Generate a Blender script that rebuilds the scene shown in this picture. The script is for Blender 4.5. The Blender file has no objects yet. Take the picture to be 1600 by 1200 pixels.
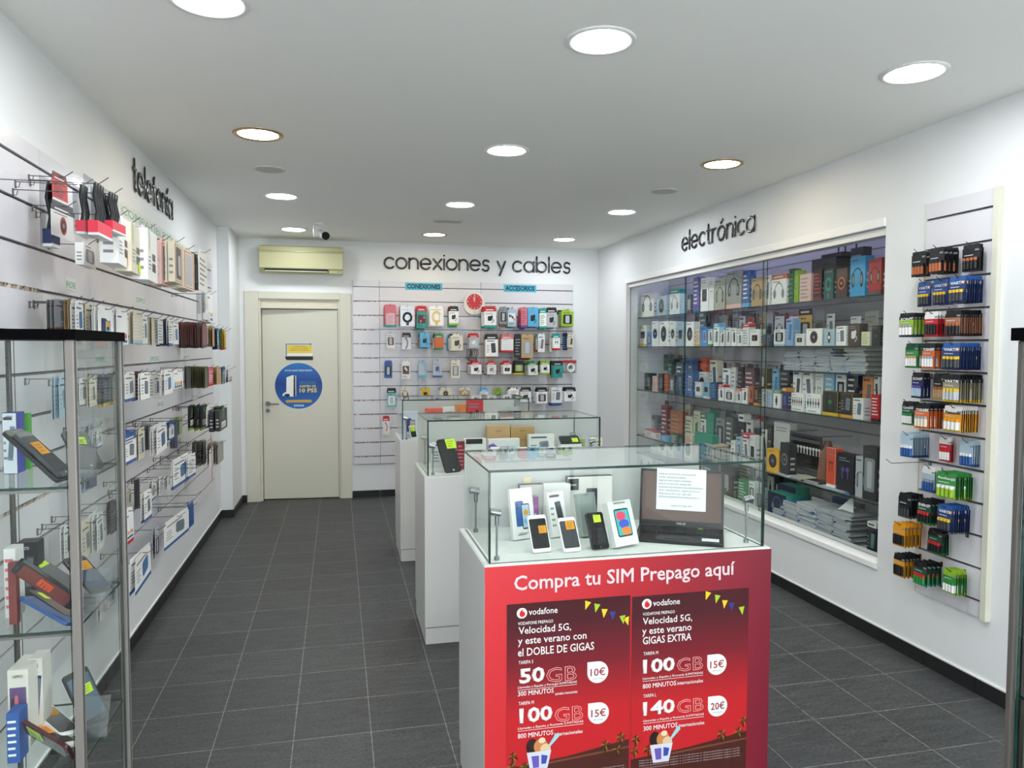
import bpy, bmesh, math, random
from mathutils import Vector, Matrix
random.seed(11)
PI = math.pi
SC = bpy.context.scene
COL = SC.collection

# ------------------------------------------------------------------ camera
CF, YAW, PITCH, ROLL, EYE = 1163.62, .2299, -.0485, .0025, 1.6273
XL, XR, YB, ZC = -1.098, 2.9355, 8.197, 2.759
YF = -2.2
_f = Vector((math.sin(YAW)*math.cos(PITCH), math.cos(YAW)*math.cos(PITCH), math.sin(PITCH)))
_r = Vector((math.cos(YAW), -math.sin(YAW), 0)); _u = _r.cross(_f)
_R = _r*math.cos(ROLL)+_u*math.sin(ROLL); _U = -_r*math.sin(ROLL)+_u*math.cos(ROLL)
cam = bpy.data.cameras.new('camera'); co = bpy.data.objects.new('camera', cam); COL.objects.link(co)
cam.sensor_width = 36; cam.lens = CF*36/1600; cam.clip_start = .05
co.matrix_world = Matrix(((_R.x, _U.x, -_f.x, 0), (_R.y, _U.y, -_f.y, 0), (_R.z, _U.z, -_f.z, EYE), (0, 0, 0, 1)))
SC.camera = co
def at(px, py, ax, v):
    """point of the plane axis=v seen at that photo position (used to measure the room)"""
    i = 'XYZ'.index(ax); d = _f*CF+_R*(px-800)-_U*(py-600); o = Vector((0, 0, EYE))
    return o+d*((v-o[i])/d[i])

# ------------------------------------------------------------------ materials
C = dict(w='e6e6e4', ww='f4f4f2', cr='ded6c0', k='131417', gy='8a8d92', lgy='b8bbc0', dg='3a3d43', r='c4202a', pk='d4707c', o='d4642a',
         y='dcb61c', g='33863c', lg='92b82e', t='2a9890', b='28589c', sb='58acd8', pb='a8c0d0', nv='1a2a58', pu='5a489a', br='64463a',
         tn='bc9c6c', mg='b03070', dgn='14503a', cp='a85c34', dr='6a1c20', lime='d2f03a', on='dc961c', sil='9a9ca0', ol='5a5a38', pch='e0b8b0')
def rgb(h):
    h = C.get(h, h); v = [int(h[i:i+2], 16)/255 for i in (0, 2, 4)]
    return tuple(((c+.055)/1.055)**2.4 if c > .04045 else c/12.92 for c in v)+(1,)
MATS = {}
def mat(spec):
    """spec 'colour' or 'colour:finish'"""
    if not isinstance(spec, str): return spec
    if spec in MATS: return MATS[spec]
    c, _, fin = spec.partition(':')
    m = bpy.data.materials.new('paint_'+spec.replace(':', '_')); m.use_nodes = True
    n = m.node_tree; b = n.nodes['Principled BSDF']; b.inputs['Base Color'].default_value = rgb(c)
    rough, metal = {'': (.42, 0), 'matte': (.75, 0), 'gloss': (.12, 0), 'metal': (.28, 1), 'satin': (.3, 0), 'flat': (.9, 0), 'paper': (.85, 0)}.get(fin, (.42, 0))
    b.inputs['Roughness'].default_value = rough; b.inputs['Metallic'].default_value = metal
    if fin == 'flat': b.inputs['Specular IOR Level'].default_value = .05
    if fin == 'metal':
        t = n.nodes.new('ShaderNodeTexNoise'); t.inputs['Scale'].default_value = 60
        r = n.nodes.new('ShaderNodeMapRange'); r.inputs[3].default_value = .2; r.inputs[4].default_value = .38
        n.links.new(t.outputs[0], r.inputs[0]); n.links.new(r.outputs[0], b.inputs['Roughness'])
    MATS[spec] = m; return m
def newmat(name):
    m = bpy.data.materials.new(name); m.use_nodes = True; n = m.node_tree
    return m, n, n.nodes['Principled BSDF']
def wallmat(name, c, rough, amt=.03, scale=3, bump=.02):
    m, n, b = newmat(name); L = n.links
    tc = n.nodes.new('ShaderNodeTexCoord'); no = n.nodes.new('ShaderNodeTexNoise'); no.inputs['Scale'].default_value = scale
    no.inputs['Detail'].default_value = 5
    mx = n.nodes.new('ShaderNodeMix'); mx.data_type = 'RGBA'
    a = rgb(c); mx.inputs[6].default_value = tuple(x*(1-amt) for x in a[:3])+(1,); mx.inputs[7].default_value = a
    L.new(tc.outputs['Object'], no.inputs['Vector']); L.new(no.outputs[0], mx.inputs[0]); L.new(mx.outputs[2], b.inputs['Base Color'])
    b.inputs['Roughness'].default_value = rough
    n2 = n.nodes.new('ShaderNodeTexNoise'); n2.inputs['Scale'].default_value = 220; bp = n.nodes.new('ShaderNodeBump'); bp.inputs['Strength'].default_value = bump
    bp.inputs['Distance'].default_value = .002
    L.new(tc.outputs['Object'], n2.inputs['Vector']); L.new(n2.outputs[0], bp.inputs['Height']); L.new(bp.outputs[0], b.inputs['Normal'])
    return m
M_WALL = wallmat('white_wall_paint', 'e9ebec', .55)
M_CEIL = wallmat('ceiling_paint', 'f2f2ee', .9, .02)
M_SLAT = wallmat('slatwall_laminate', 'dcdade', .3, .03, 1.5, 0)
M_RECESS = wallmat('shaded_slat_laminate', 'b6b4b8', .35, .04, 2, 0)  # slat laminate with the shade of the recess put into its colour
M_DOOR = wallmat('cream_door_paint', 'dad8c8', .45, .04, 2)
M_CAB = wallmat('white_counter_laminate', 'dcdcd9', .35, .03, 2, .01)
def floormat():
    m, n, b = newmat('slate_floor_tiles'); L = n.links; N = n.nodes.new
    g = N('ShaderNodeNewGeometry'); mp = N('ShaderNodeMapping'); mp.vector_type = 'POINT'
    mp.inputs['Location'].default_value = (.825, -3.135, 0)
    L.new(g.outputs['Position'], mp.inputs[0])
    br = N('ShaderNodeTexBrick'); br.offset = 0; br.squash = 1
    br.inputs['Scale'].default_value = 1; br.inputs['Mortar Size'].default_value = .0021; br.inputs['Mortar Smooth'].default_value = .1
    br.inputs['Brick Width'].default_value = .3165; br.inputs['Row Height'].default_value = .3255; br.inputs['Bias'].default_value = 0
    br.inputs['Color1'].default_value = rgb('393a3b'); br.inputs['Color2'].default_value = rgb('424343'); br.inputs['Mortar'].default_value = rgb('7c7c78')
    L.new(mp.outputs[0], br.inputs[0])
    st = N('ShaderNodeMapping'); st.inputs['Scale'].default_value = (5, 26, 1); L.new(g.outputs['Position'], st.inputs[0])
    n1 = N('ShaderNodeTexNoise'); n1.inputs['Scale'].default_value = 1.2; n1.inputs['Detail'].default_value = 8; n1.inputs['Roughness'].default_value = .7
    L.new(st.outputs[0], n1.inputs[0])
    n2 = N('ShaderNodeTexNoise'); n2.inputs['Scale'].default_value = 75; n2.inputs['Detail'].default_value = 3; L.new(g.outputs['Position'], n2.inputs[0])
    ad = N('ShaderNodeMath'); ad.operation = 'ADD'; L.new(n1.outputs[0], ad.inputs[0]); L.new(n2.outputs[0], ad.inputs[1])
    mr = N('ShaderNodeMapRange'); mr.inputs[1].default_value = .7; mr.inputs[2].default_value = 1.3; mr.inputs[3].default_value = .42; mr.inputs[4].default_value = 1.65
    L.new(ad.outputs[0], mr.inputs[0])
    mx = N('ShaderNodeMix'); mx.data_type = 'RGBA'; mx.blend_type = 'MULTIPLY'; mx.inputs[0].default_value = 1
    L.new(br.outputs['Color'], mx.inputs[6]); L.new(mr.outputs[0], mx.inputs[7]); L.new(mx.outputs[2], b.inputs['Base Color'])
    b.inputs['Roughness'].default_value = .5
    bp = N('ShaderNodeBump'); bp.inputs['Strength'].default_value = .25; bp.inputs['Distance'].default_value = .003
    L.new(ad.outputs[0], bp.inputs['Height']); L.new(bp.outputs[0], b.inputs['Normal'])
    return m
M_FLOOR = floormat()
M_BASE = wallmat('black_skirting_tile', '1e1f20', .45, .3, 20)
def glassmat(name, tint, refl=1.45, extra=0.0):
    m = bpy.data.materials.new(name); m.use_nodes = True; n = m.node_tree; n.nodes.clear(); N = n.nodes.new
    o = N('ShaderNodeOutputMaterial'); mx = N('ShaderNodeMixShader'); t = N('ShaderNodeBsdfTransparent'); g = N('ShaderNodeBsdfGlossy')
    f = N('ShaderNodeFresnel'); f.inputs[0].default_value = refl
    t.inputs[0].default_value = tint; g.inputs['Roughness'].default_value = .015 if not extra else .12
    ge = N('ShaderNodeNewGeometry'); iv = N('ShaderNodeMath'); iv.operation = 'SUBTRACT'; iv.inputs[0].default_value = 1; n.links.new(ge.outputs['Backfacing'], iv.inputs[1])
    ml = N('ShaderNodeMath'); ml.operation = 'MULTIPLY'; n.links.new(f.outputs[0], ml.inputs[0]); n.links.new(iv.outputs[0], ml.inputs[1])
    fac = ml.outputs[0]
    if extra:
        a = N('ShaderNodeMath'); a.operation = 'ADD'; a.use_clamp = True; a.inputs[1].default_value = extra; n.links.new(fac, a.inputs[0]); fac = a.outputs[0]
    n.links.new(fac, mx.inputs[0]); n.links.new(t.outputs[0], mx.inputs[1]); n.links.new(g.outputs[0], mx.inputs[2]); n.links.new(mx.outputs[0], o.inputs[0])
    return m
M_GLASS = glassmat('clear_greenish_glass', (.965, .985, .975, 1))
M_CLEAR = glassmat('clear_plastic_film', (.86, .88, .9, 1), 1.45, .06)
M_EDGE = mat('07302a:gloss'); MATS['edge'] = M_EDGE
MATS['glass'] = M_GLASS; MATS['recess'] = M_RECESS; MATS['clear'] = M_CLEAR
MATS['slat'] = M_SLAT; MATS['wall'] = M_WALL; MATS['door'] = M_DOOR; MATS['cab'] = M_CAB
def emit(name, c, s):
    m = bpy.data.materials.new(name); m.use_nodes = True; n = m.node_tree; n.nodes.clear()
    o = n.nodes.new('ShaderNodeOutputMaterial'); e = n.nodes.new('ShaderNodeEmission'); e.inputs[0].default_value = c; e.inputs[1].default_value = s
    n.links.new(e.outputs[0], o.inputs[0]); return m
LAMP = 42.0
MATS['cool'] = emit('cool_lamp', (.93, .97, 1, 1), LAMP)
MATS['warm'] = emit('warm_lamp', (1, .86, .62, 1), LAMP*.6)
def gradmat(name, stops, axis, a, b_, rough=.35):
    """colour gradient along a world axis"""
    m, n, b = newmat(name); N = n.nodes.new
    g = N('ShaderNodeTexCoord'); s = N('ShaderNodeSeparateXYZ'); n.links.new(g.outputs['Object'], s.inputs[0])
    r = N('ShaderNodeMapRange'); r.inputs[1].default_value = a; r.inputs[2].default_value = b_; n.links.new(s.outputs['XYZ'.index(axis)], r.inputs[0])
    c = N('ShaderNodeValToRGB'); n.links.new(r.outputs[0], c.inputs[0])
    e = c.color_ramp.elements
    e[0].position = stops[0][0]; e[0].color = rgb(stops[0][1]); e[1].position = stops[-1][0]; e[1].color = rgb(stops[-1][1])
    for p, h in stops[1:-1]:
        q = e.new(p); q.color = rgb(h)
    n.links.new(c.outputs[0], b.inputs['Base Color']); b.inputs['Roughness'].default_value = rough
    MATS[name] = m; return m

# ------------------------------------------------------------------ mesh builder
class MB:
    def __init__(s): s.v = []; s.f = []; s.mi = []; s.slots = []; s.sm = []
    def slot(s, c):
        if c not in s.slots: s.slots.append(c)
        return s.slots.index(c)
    def face(s, pts, c, smooth=False):
        i = len(s.v); s.v += [tuple(p) for p in pts]; s.f.append(tuple(range(i, i+len(pts)))); s.mi.append(s.slot(c)); s.sm.append(smooth)
    def raw(s, vs, fs, c, smooth=False):
        i = len(s.v); s.v += [tuple(p) for p in vs]; k = s.slot(c)
        for f in fs: s.f.append(tuple(i+j for j in f)); s.mi.append(k); s.sm.append(smooth)
    def box(s, x0, x1, y0, y1, z0, z1, c, R=None, cf=None):
        if x0 > x1: x0, x1 = x1, x0
        if y0 > y1: y0, y1 = y1, y0
        if z0 > z1: z0, z1 = z1, z0
        vs = [Vector(p) for p in ((x0, y0, z0), (x1, y0, z0), (x1, y1, z0), (x0, y1, z0), (x0, y0, z1), (x1, y0, z1), (x1, y1, z1), (x0, y1, z1))]
        if R: vs = [R@p for p in vs]
        fs = [(0, 3, 2, 1), (4, 5, 6, 7), (0, 1, 5, 4), (1, 2, 6, 5), (2, 3, 7, 6), (3, 0, 4, 7)]
        if cf is None: s.raw(vs, fs, c)
        else:
            for j, f in enumerate(fs): s.raw([vs[q] for q in f], [(0, 1, 2, 3)], cf[j] or c)
    def prism(s, out, y0, y1, c, cside=None, R=None):
        """outline in x,z (counter-clockwise seen from -y), extruded y0..y1"""
        n = len(out); a = [Vector((p[0], y0, p[1])) for p in out]; b = [Vector((p[0], y1, p[1])) for p in out]
        if R: a = [R@p for p in a]; b = [R@p for p in b]
        s.face(a, c); s.face(b[::-1], c)
        s.raw(a+b, [((i+1) % n, i, n+i, n+(i+1) % n) for i in range(n)], cside or c)
    def flat(s, out, y, c): s.face([(p[0], y, p[1]) for p in out], c)
    def rect(s, x0, x1, z0, z1, y, c): s.flat([(x0, z0), (x1, z0), (x1, z1), (x0, z1)], y, c)
    def tube(s, pts, r, c, n=8, cap=True, closed=False):
        pts = [Vector(p) for p in pts]; rings = []; m = len(pts)
        ref = None
        for i, p in enumerate(pts):
            if closed: t = pts[(i+1) % m]-pts[i-1]
            else: t = pts[min(i+1, m-1)]-pts[max(i-1, 0)]
            t.normalize()
            if ref is None: ref = Vector((0, 0, 1)) if abs(t.z) < .9 else Vector((1, 0, 0))
            a = t.cross(ref).normalized(); b = t.cross(a).normalized(); ref = a.cross(t)
            rr = r[i] if isinstance(r, (list, tuple)) else r
            rings.append([p+(a*math.cos(2*PI*k/n)+b*math.sin(2*PI*k/n))*rr for k in range(n)])
        vs = [q for g in rings for q in g]; fs = []
        for i in range(m if closed else m-1):
            j = (i+1) % m
            fs += [(i*n+k, i*n+(k+1) % n, j*n+(k+1) % n, j*n+k) for k in range(n)]
        s.raw(vs, fs, c, True)
        if cap and not closed: s.face(rings[0][::-1], c); s.face(rings[-1], c)
    def cyl(s, a, b, r, c, n=16, ccap=None):
        a = Vector(a); b = Vector(b); t = (b-a).normalized(); ref = Vector((0, 0, 1)) if abs(t.z) < .9 else Vector((1, 0, 0))
        x = t.cross(ref).normalized(); y = t.cross(x)
        A = [a+(x*math.cos(2*PI*k/n)+y*math.sin(2*PI*k/n))*r for k in range(n)]; B = [p+b-a for p in A]
        s.raw(A+B, [(k, (k+1) % n, n+(k+1) % n, n+k) for k in range(n)], c, True); s.face(A[::-1], ccap or c); s.face(B, ccap or c)
    def mesh(s, name, bevel=0):
        me = bpy.data.meshes.new(name); me.from_pydata(s.v, [], s.f)
        for c in s.slots: me.materials.append(mat(c))
        me.polygons.foreach_set('material_index', s.mi); me.polygons.foreach_set('use_smooth', s.sm)
        bm = bmesh.new(); bm.from_mesh(me); bmesh.ops.recalc_face_normals(bm, faces=bm.faces) if False else None
        if bevel:
            bmesh.ops.remove_doubles(bm, verts=bm.verts, dist=1e-5)
            bmesh.ops.bevel(bm, geom=[e for e in bm.edges if e.is_manifold and e.calc_face_angle(0) > .6], offset=bevel, segments=2, affect='EDGES', profile=.6)
            bm.to_mesh(me)
        bm.free(); me.update(); return me
    def build(s, name, parent=None, bevel=0, loc=None, rot=None): return ob(name, s.mesh(name, bevel), parent, loc, rot)
def ob(name, me, parent=None, loc=None, rot=None):
    o = bpy.data.objects.new(name, me); COL.objects.link(o)
    if parent: o.parent = parent
    if loc is not None: o.location = loc
    if rot is not None: o.rotation_euler = rot
    return o
def rr(w, h, r, cx=0, z0=0, n=4):
    r = min(r, w/2-1e-4, h/2-1e-4); o = []
    for (qx, qz, a0) in ((cx+w/2-r, z0+r, -PI/2), (cx+w/2-r, z0+h-r, 0), (cx-w/2+r, z0+h-r, PI/2), (cx-w/2+r, z0+r, PI)):
        for k in range(n+1): a = a0+PI/2*k/n; o.append((qx+r*math.cos(a), qz+r*math.sin(a)))
    return o
def circ(cx, cz, rx, rz=None, n=16, a0=0, a1=2*PI):
    rz = rz or rx; full = abs(a1-a0-2*PI) < 1e-6
    return [(cx+rx*math.cos(a0+(a1-a0)*k/(n if full else n-1)), cz+rz*math.sin(a0+(a1-a0)*k/(n if full else n-1))) for k in range(n)]
def arc_ribbon(m, cx, cz, r0, r1, a0, a1, y, c, n=14, sz=1):
    for k in range(n):
        p = a0+(a1-a0)*k/n; q = a0+(a1-a0)*(k+1)/n
        m.flat([(cx+r0*math.cos(q), cz+sz*r0*math.sin(q)), (cx+r0*math.cos(p), cz+sz*r0*math.sin(p)), (cx+r1*math.cos(p), cz+sz*r1*math.sin(p)), (cx+r1*math.cos(q), cz+sz*r1*math.sin(q))], y, c)
def tag(o, label=None, cat=None, group=None, kind=None):
    if label: o['label'] = label
    if cat: o['category'] = cat
    if group: o['group'] = group
    if kind: o['kind'] = kind
    return o
def thing(name, label, cat, loc=(0, 0, 0), rot=(0, 0, 0), group=None):
    o = ob(name, None, None, loc, rot); o.empty_display_size = .05; return tag(o, label, cat, group)
def struct(name, m, bevel=0):
    o = m.build(name, None, bevel); o['kind'] = 'structure'; return o
TXT = {}
def textmesh(s, c, bold=0.0, outline=False, res=2):
    key = (s, c, bold, outline)
    if key in TXT: return TXT[key]
    cu = bpy.data.curves.new('t', 'FONT'); cu.body = s; cu.size = 1; cu.resolution_u = res
    if bold: cu.bevel_depth = bold; cu.bevel_resolution = 0
    if outline:
        cu.fill_mode = 'NONE'; cu.bevel_depth = .018; cu.bevel_resolution = 0
    o = bpy.data.objects.new('t', cu); COL.objects.link(o); bpy.context.view_layer.update()
    me = bpy.data.meshes.new_from_object(o.evaluated_get(bpy.context.evaluated_depsgraph_get()))
    bpy.data.objects.remove(o); bpy.data.curves.remove(cu)
    me.materials.clear(); me.materials.append(mat(c)); me.name = 'lettering'
    xs = [v.co.x for v in me.vertices] or [0, 1]; ys = [v.co.y for v in me.vertices] or [0, 1]
    bb = (min(xs), max(xs), min(ys), max(ys)); TXT[key] = (me, bb); return TXT[key]
def text(s, c, x, y, z, w=None, h=None, parent=None, bold=0.0, name='lettering', rz=0, outline=False, slope=0, halign='l'):
    """upright lettering facing -y (rotated by rz), left bottom at x,y,z, fitted to width w and / or height h"""
    me, bb = textmesh(s, c, bold, outline)
    tw, th = bb[1]-bb[0], bb[3]-bb[2]
    sx = w/tw if w else h/th; sy = h/th if h else sx
    if not h: sy = sx
    if not w: sx = sy
    o = ob(name, me, parent); 
    R = Matrix.Rotation(rz, 4, 'Z')@Matrix.Rotation(PI/2, 4, 'X')@Matrix.Rotation(slope, 4, 'Z')@Matrix.Diagonal((sx, sy, sx, 1))
    off = Matrix.Translation((-bb[0] if halign == 'l' else -(bb[0]+bb[1])/2, -bb[2], 0))
    o.matrix_local = Matrix.Translation((x, y, z))@R@off
    return o
ORD = 'first second third fourth fifth sixth seventh eighth ninth tenth eleventh twelfth thirteenth fourteenth fifteenth sixteenth seventeenth eighteenth nineteenth twentieth twenty-first twenty-second twenty-third twenty-fourth twenty-fifth twenty-sixth twenty-seventh twenty-eighth twenty-ninth thirtieth'.split()

# ------------------------------------------------------------------ room shell
m = MB(); m.box(XL-.3, XR+1, YF, YB+.6, -.1, 0, 'fl'); MATS['fl'] = M_FLOOR; struct('floor', m)
m = MB(); m.box(XL-.3, XR+1, YF, YB+.6, ZC, ZC+.1, 'ce'); MATS['ce'] = M_CEIL; struct('ceiling', m)
m = MB(); m.box(XL-.15, XL, YF, YB+.15, 0, ZC, 'wall'); struct('wall_left', m)
m = MB(); m.box(XL, -.9884, 7.495, YB, 0, ZC, 'wall'); struct('wall_column', m, .004)
# back wall with door opening; unseen backing added to block light round the leaf
DX0, DX1, DZ = -.80, .025, 2.13
m = MB(); m.box(XL, DX0, YB, YB+.15, 0, ZC, 'wall'); m.box(DX1, XR+.75, YB, YB+.15, 0, ZC, 'wall'); m.box(DX0, DX1, YB, YB+.15, DZ, ZC, 'wall'); m.box(DX0-.1, DX1+.1, YB+.2, YB+.3, 0, ZC, 'wall'); m.box(DX0-.1, DX0-.05, YB+.15, YB+.2, 0, ZC, 'wall'); m.box(DX1+.05, DX1+.1, YB+.15, YB+.2, 0, ZC, 'wall'); struct('wall_back', m)
# right wall with the showcase opening
WY0, WY1, WZ0, WZ1 = 3.548, 7.30, .425, 2.30
m = MB(); m.box(XR, XR+.12, YF, WY0, 0, ZC, 'wall'); m.box(XR, XR+.12, WY1+.02, YB, 0, ZC, 'wall')
m.box(XR, XR+.12, WY0, WY1+.02, WZ1+.02, ZC, 'wall'); m.box(XR, XR+.12, WY0, WY1+.02, 0, WZ0-.012, 'wall'); struct('wall_right', m)
m = MB(); XBK = XR+.50
m.box(XBK, XBK+.02, WY0-.5, WY1+.1, .3, 2.6, 'recess'); m.box(XR+.12, XBK, WY1+.08, WY1+.1, .3, 2.6, 'wall'); m.box(XR+.12, XBK, WY0-.5, WY0-.48, .3, 2.6, 'wall')
m.box(XR+.12, XBK, WY0-.5, WY1+.1, 2.52, 2.54, 'wall'); m.box(XR+.12, XBK, WY0-.5, WY1+.1, .38, .40, 'cab')
for k in range(14):
    z = 2.277-.1525*k
    if z > .45: m.box(XBK-.002, XBK, WY0-.5, WY1+.08, z, z+.008, '6a6c72')
struct('wall_recess', m)
# unseen front wall of the shop behind the viewer, window enlarged to brighten ceiling
m = MB(); m.box(XL-.15, XL+.25, YF-.12, YF, 0, ZC, 'wall'); m.box(XR-.25, XR+.15, YF-.12, YF, 0, ZC, 'wall'); m.box(XL+.25, XR-.25, YF-.12, YF, 2.68, ZC, 'wall'); m.box(XL+.25, XR-.25, YF-.12, YF, 0, .08, 'wall')
struct('wall_front', m)
m = MB(); m.box(XL+.25, XR-.25, YF-.07, YF-.06, .08, 2.68, 'glass')
for x in (XL+.25, .9, XR-.29): m.box(x, x+.04, YF-.09, YF-.03, .08, 2.68, 'sil:metal')
struct('window_1', m)
# skirting
def skirt(name, boxes):
    m = MB()
    for b in boxes: m.box(*b, 'bs')
    MATS['bs'] = M_BASE; struct(name, m, .002)
H = .0726
skirt('baseboard_left', [(XL, XL+.012, YF+(i*.3165), YF+(i*.3165)+.314, 0, H) for i in range(30)]+[(XL, XL+.012, 7.295, 7.49, 0, H)])
skirt('baseboard_column', [(XL+.012, -.9884, 7.483, 7.495, 0, H), (-.9884, -.9764, 7.483, YB, 0, H)])
skirt('baseboard_back', [(-.9764, -.935, YB-.012, YB, 0, H), (.145, .44, YB-.012, YB, 0, H)]+[(.443+i*.3165, .443+i*.3165+.314, YB-.012, YB, 0, H) for i in range(7)]+[(2.66, XR, YB-.012, YB, 0, H)])
skirt('baseboard_right', [(XR-.012, XR, YF+(i*.3165), YF+(i*.3165)+.314, 0, H) for i in range(32)]+[(XR-.012, XR, 7.93, YB-.012, 0, H)])
# white paint line above the skirting
m = MB(); m.box(XL, XL+.006, YF, 7.495, H, H+.008, 'ww'); m.box(XR-.006, XR, YF, YB, H, H+.008, 'ww'); struct('trim_1', m)

# ------------------------------------------------------------------ door
m = MB(); y = YB-.022
m.box(-.936, DX0, y, YB, 0, 2.215, 'door'); m.box(DX1, .14, y, YB, 0, 2.205, 'door'); m.box(DX0, DX1, y, YB, DZ+.005, 2.21, 'door')
m.box(DX0, DX0+.02, YB, YB+.12, 0, DZ, 'door'); m.box(DX1-.02, DX1, YB, YB+.12, 0, DZ, 'door'); m.box(DX0+.02, DX1-.02, YB+.015, YB+.12, 2.055, DZ+.01, 'cr:matte')
m.box(DX0+.02, DX1-.02, YB+.005, YB+.12, 2.035, 2.06, 'door')
fr = struct('door_1', m, .003)
pv = ob('door_leaf_frame', None); bpy.data.objects.remove(pv)
leaf = MB(); LW = DX1-DX0-.046; leaf.box(-LW, 0, 0, .035, .008, 2.028, 'door')
ld = leaf.build('door_2', None, .003, (DX1-.023, YB+.02, 0), (0, 0, -math.radians(4.0))); ld['kind'] = 'structure'
hm = MB(); hm.cyl((-LW+.05, -.001, 1.03), (-LW+.05, -.012, 1.03), .026, 'gy:metal', 20); hm.cyl((-LW+.05, -.01, 1.03), (-LW+.05, -.05, 1.03), .009, 'gy:metal', 12)
hm.tube([(-LW+.05, -.048, 1.03), (-LW+.09, -.05, 1.028), (-LW+.17, -.045, 1.026)], .008, 'gy:metal', 10); hm.build('door_handle', ld)
hm = MB(); hm.cyl((-LW+.05, -.001, .955), (-LW+.05, -.01, .955), .024, 'gy:metal', 20); hm.box(-LW+.045, -LW+.055, -.0112, -.009, .945, .965, 'k'); hm.build('lock_rosette', ld)
# warning sign on the door: in the leaf's frame (x from hinge side)
def lx(px, py):
    p = at(px, py, 'Y', YB+.03); return p.x-(DX1-.023), p.z
sg = MB(); a = lx(446, 537); b = lx(488, 556); sg.box(a[0], b[0], -.0015, 0, b[1], a[1], 'ww')
W = b[0]-a[0]; zt, zb = a[1], b[1]; sg.rect(a[0]+.012, b[0]-.002, zb+.028, zt-.015, -.0018, 'eed050')
sg.rect(a[0], a[0]+.01, zb, zt, -.0019, '3a78b8'); sg.rect(a[0], b[0]-.02, zt-.01, zt, -.0019, '3a78b8'); sg.flat([(b[0]-.024, zt-.018), (b[0], zt-.005), (b[0]-.024, zt+.008)], -.0019, '3a78b8')
sg.flat([(a[0]+.01, zb-.045), (b[0]+.006, zb-.045), (b[0]+.006, zb-.006), (a[0]-.006, zb-.006), (a[0]-.006, zb-.03)], -.0018, 'k')
so = sg.build('door_sign', None, 0, ld.location, ld.rotation_euler); tag(so, 'small yellow and white notice with blue arrow above the round door sticker', 'sign')
for i, (s_, ww_) in enumerate((('Prohibido pasar', .6), ('solo personal autorizado', .8), ('trabajadores y proveedores', .9))):
    text(s_, 'k', (a[0]+b[0])/2+.004, -.0022, zt-.034-.02*i, W*.8*ww_, .011, so, .01, halign='c')
cx, cz = lx(466.5, 603); R_ = .245
sg = MB(); sg.prism(circ(cx, cz, R_, None, 48), -.0015, 0, 'psb'); gradmat('psb', [(0, '1a6cc0'), (.55, '123c8c'), (1, '1c78c8')], 'Z', cz-R_, cz+R_, .3)
st = sg.build('round_sticker', None, 0, ld.location, ld.rotation_euler); tag(st, 'round blue prize draw sticker in the middle of the cream door', 'sticker')
pm = MB(); X0, Z0 = cx, cz
pm.flat([(X0-.13, Z0-.11), (X0-.055, Z0-.115), (X0-.05, Z0+.11), (X0-.06, Z0+.115), (X0-.125, Z0+.09)], -.002, 'ww')
pm.flat([(X0-.055, Z0-.112), (X0-.035, Z0-.108), (X0-.035, Z0+.105), (X0-.055, Z0+.095)], -.002, 'k'); pm.flat([(X0-.035, Z0-.11), (X0-.028, Z0-.108), (X0-.026, Z0+.112), (X0-.035, Z0+.108)], -.0021, 'w')
arc_ribbon(pm, X0-.125, Z0-.11, .028, .045, .1, PI-.1, -.0022, 'ww', 10); pm.flat(circ(X0-.115, Z0-.1, .022, .016), -.0023, 'k')
pm.build('console_picture', st)
text('10 PS5', 'f4e070', X0+.008, -.002, Z0-.072, .18, .045, st, .03); text('SORTEO DE', 'e8f0a0', X0+.008, -.002, Z0-.018, .17, .026, st, .02)
text('PARTICIPA EN NUESTRO', 'sb', X0+.008, -.002, Z0+.018, .17, .012, st); text('GRAN SORTEO', 'sb', X0+.008, -.002, Z0+.036, .17, .012, st)
text('SI POR LIGAR TENES PREMIO', 'ww', X0, -.002, Z0+.155, .28, .018, st, .01, halign='c'); text('DIGI', 'ww', X0, -.002, Z0-.222, .10, .022, st, .03, halign='c')
pm = MB(); pm.flat(rr(.27, .028, .013, X0, Z0-.178), -.002, 'd8a838'); pm.build('gold_bar', st)

# ------------------------------------------------------------------ slatwall panels
def slat_panel(name, label, y0, y1, ztop, zbot, side, first=2.277, x_=None, trims=()):
    """local: width along x, facing -y, thickness .02 behind y=0"""
    m = MB(); w = y1-y0; gs = [first-.1525*k for k in range(16)]; gs = [g for g in gs if zbot+.02 < g < ztop-.02]
    z = ztop
    for g in gs:
        m.box(.0008, w-.0008, -.02, 0, g+.006, z, 'slat'); z = g-.006
    m.box(.0008, w-.0008, -.02, 0, zbot, z, 'slat')
    m.box(0, w, -.006, 0, zbot, ztop, '4c4a4e'); 
    for g in gs: m.box(0, w, -.012, -.006, g-.0055, g-.001, 'sil:metal')
    o = m.build(name); 
    if side == 'L': o.location = (XL, y0, 0); o.rotation_euler = (0, 0, PI/2)
    elif side == 'B': o.location = (y0, YB, 0)
    else: o.location = (XR, y1, 0); o.rotation_euler = (0, 0, -PI/2)
    if side == 'L' and y0 < 3 or side == 'B' and y0 < .2:
        rn = random.Random(8)
        for g in (gs[3:4]+gs[7:10] if side == 'L' else gs[1:]):
            a0, a1 = ((.9 if g > 1.5 else 1.2), w-.03) if side == 'L' else (.01, w-.01)
            m = MB(); k = int((a1-a0)/.012)
            for i in range(k):
                x = a0+i*.012; m.face([(x, -.0205, g-.008), (x+.012, -.0205, g-.008), (x+.012, -.023, g-.004+rn.uniform(0, .014)), (x, -.023, g-.004+rn.uniform(0, .014))], rn.choice(('a08c78:paper', 'c0a890:paper', 'd8d0c4:paper')) if side == 'L' else rn.choice(('a88c88:paper', 'c8b8b4:paper', 'dcd8d8:paper')))
            m.build('torn_price_tape', o)
    return tag(o, label, 'wall panel')
LG = 2.292
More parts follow.
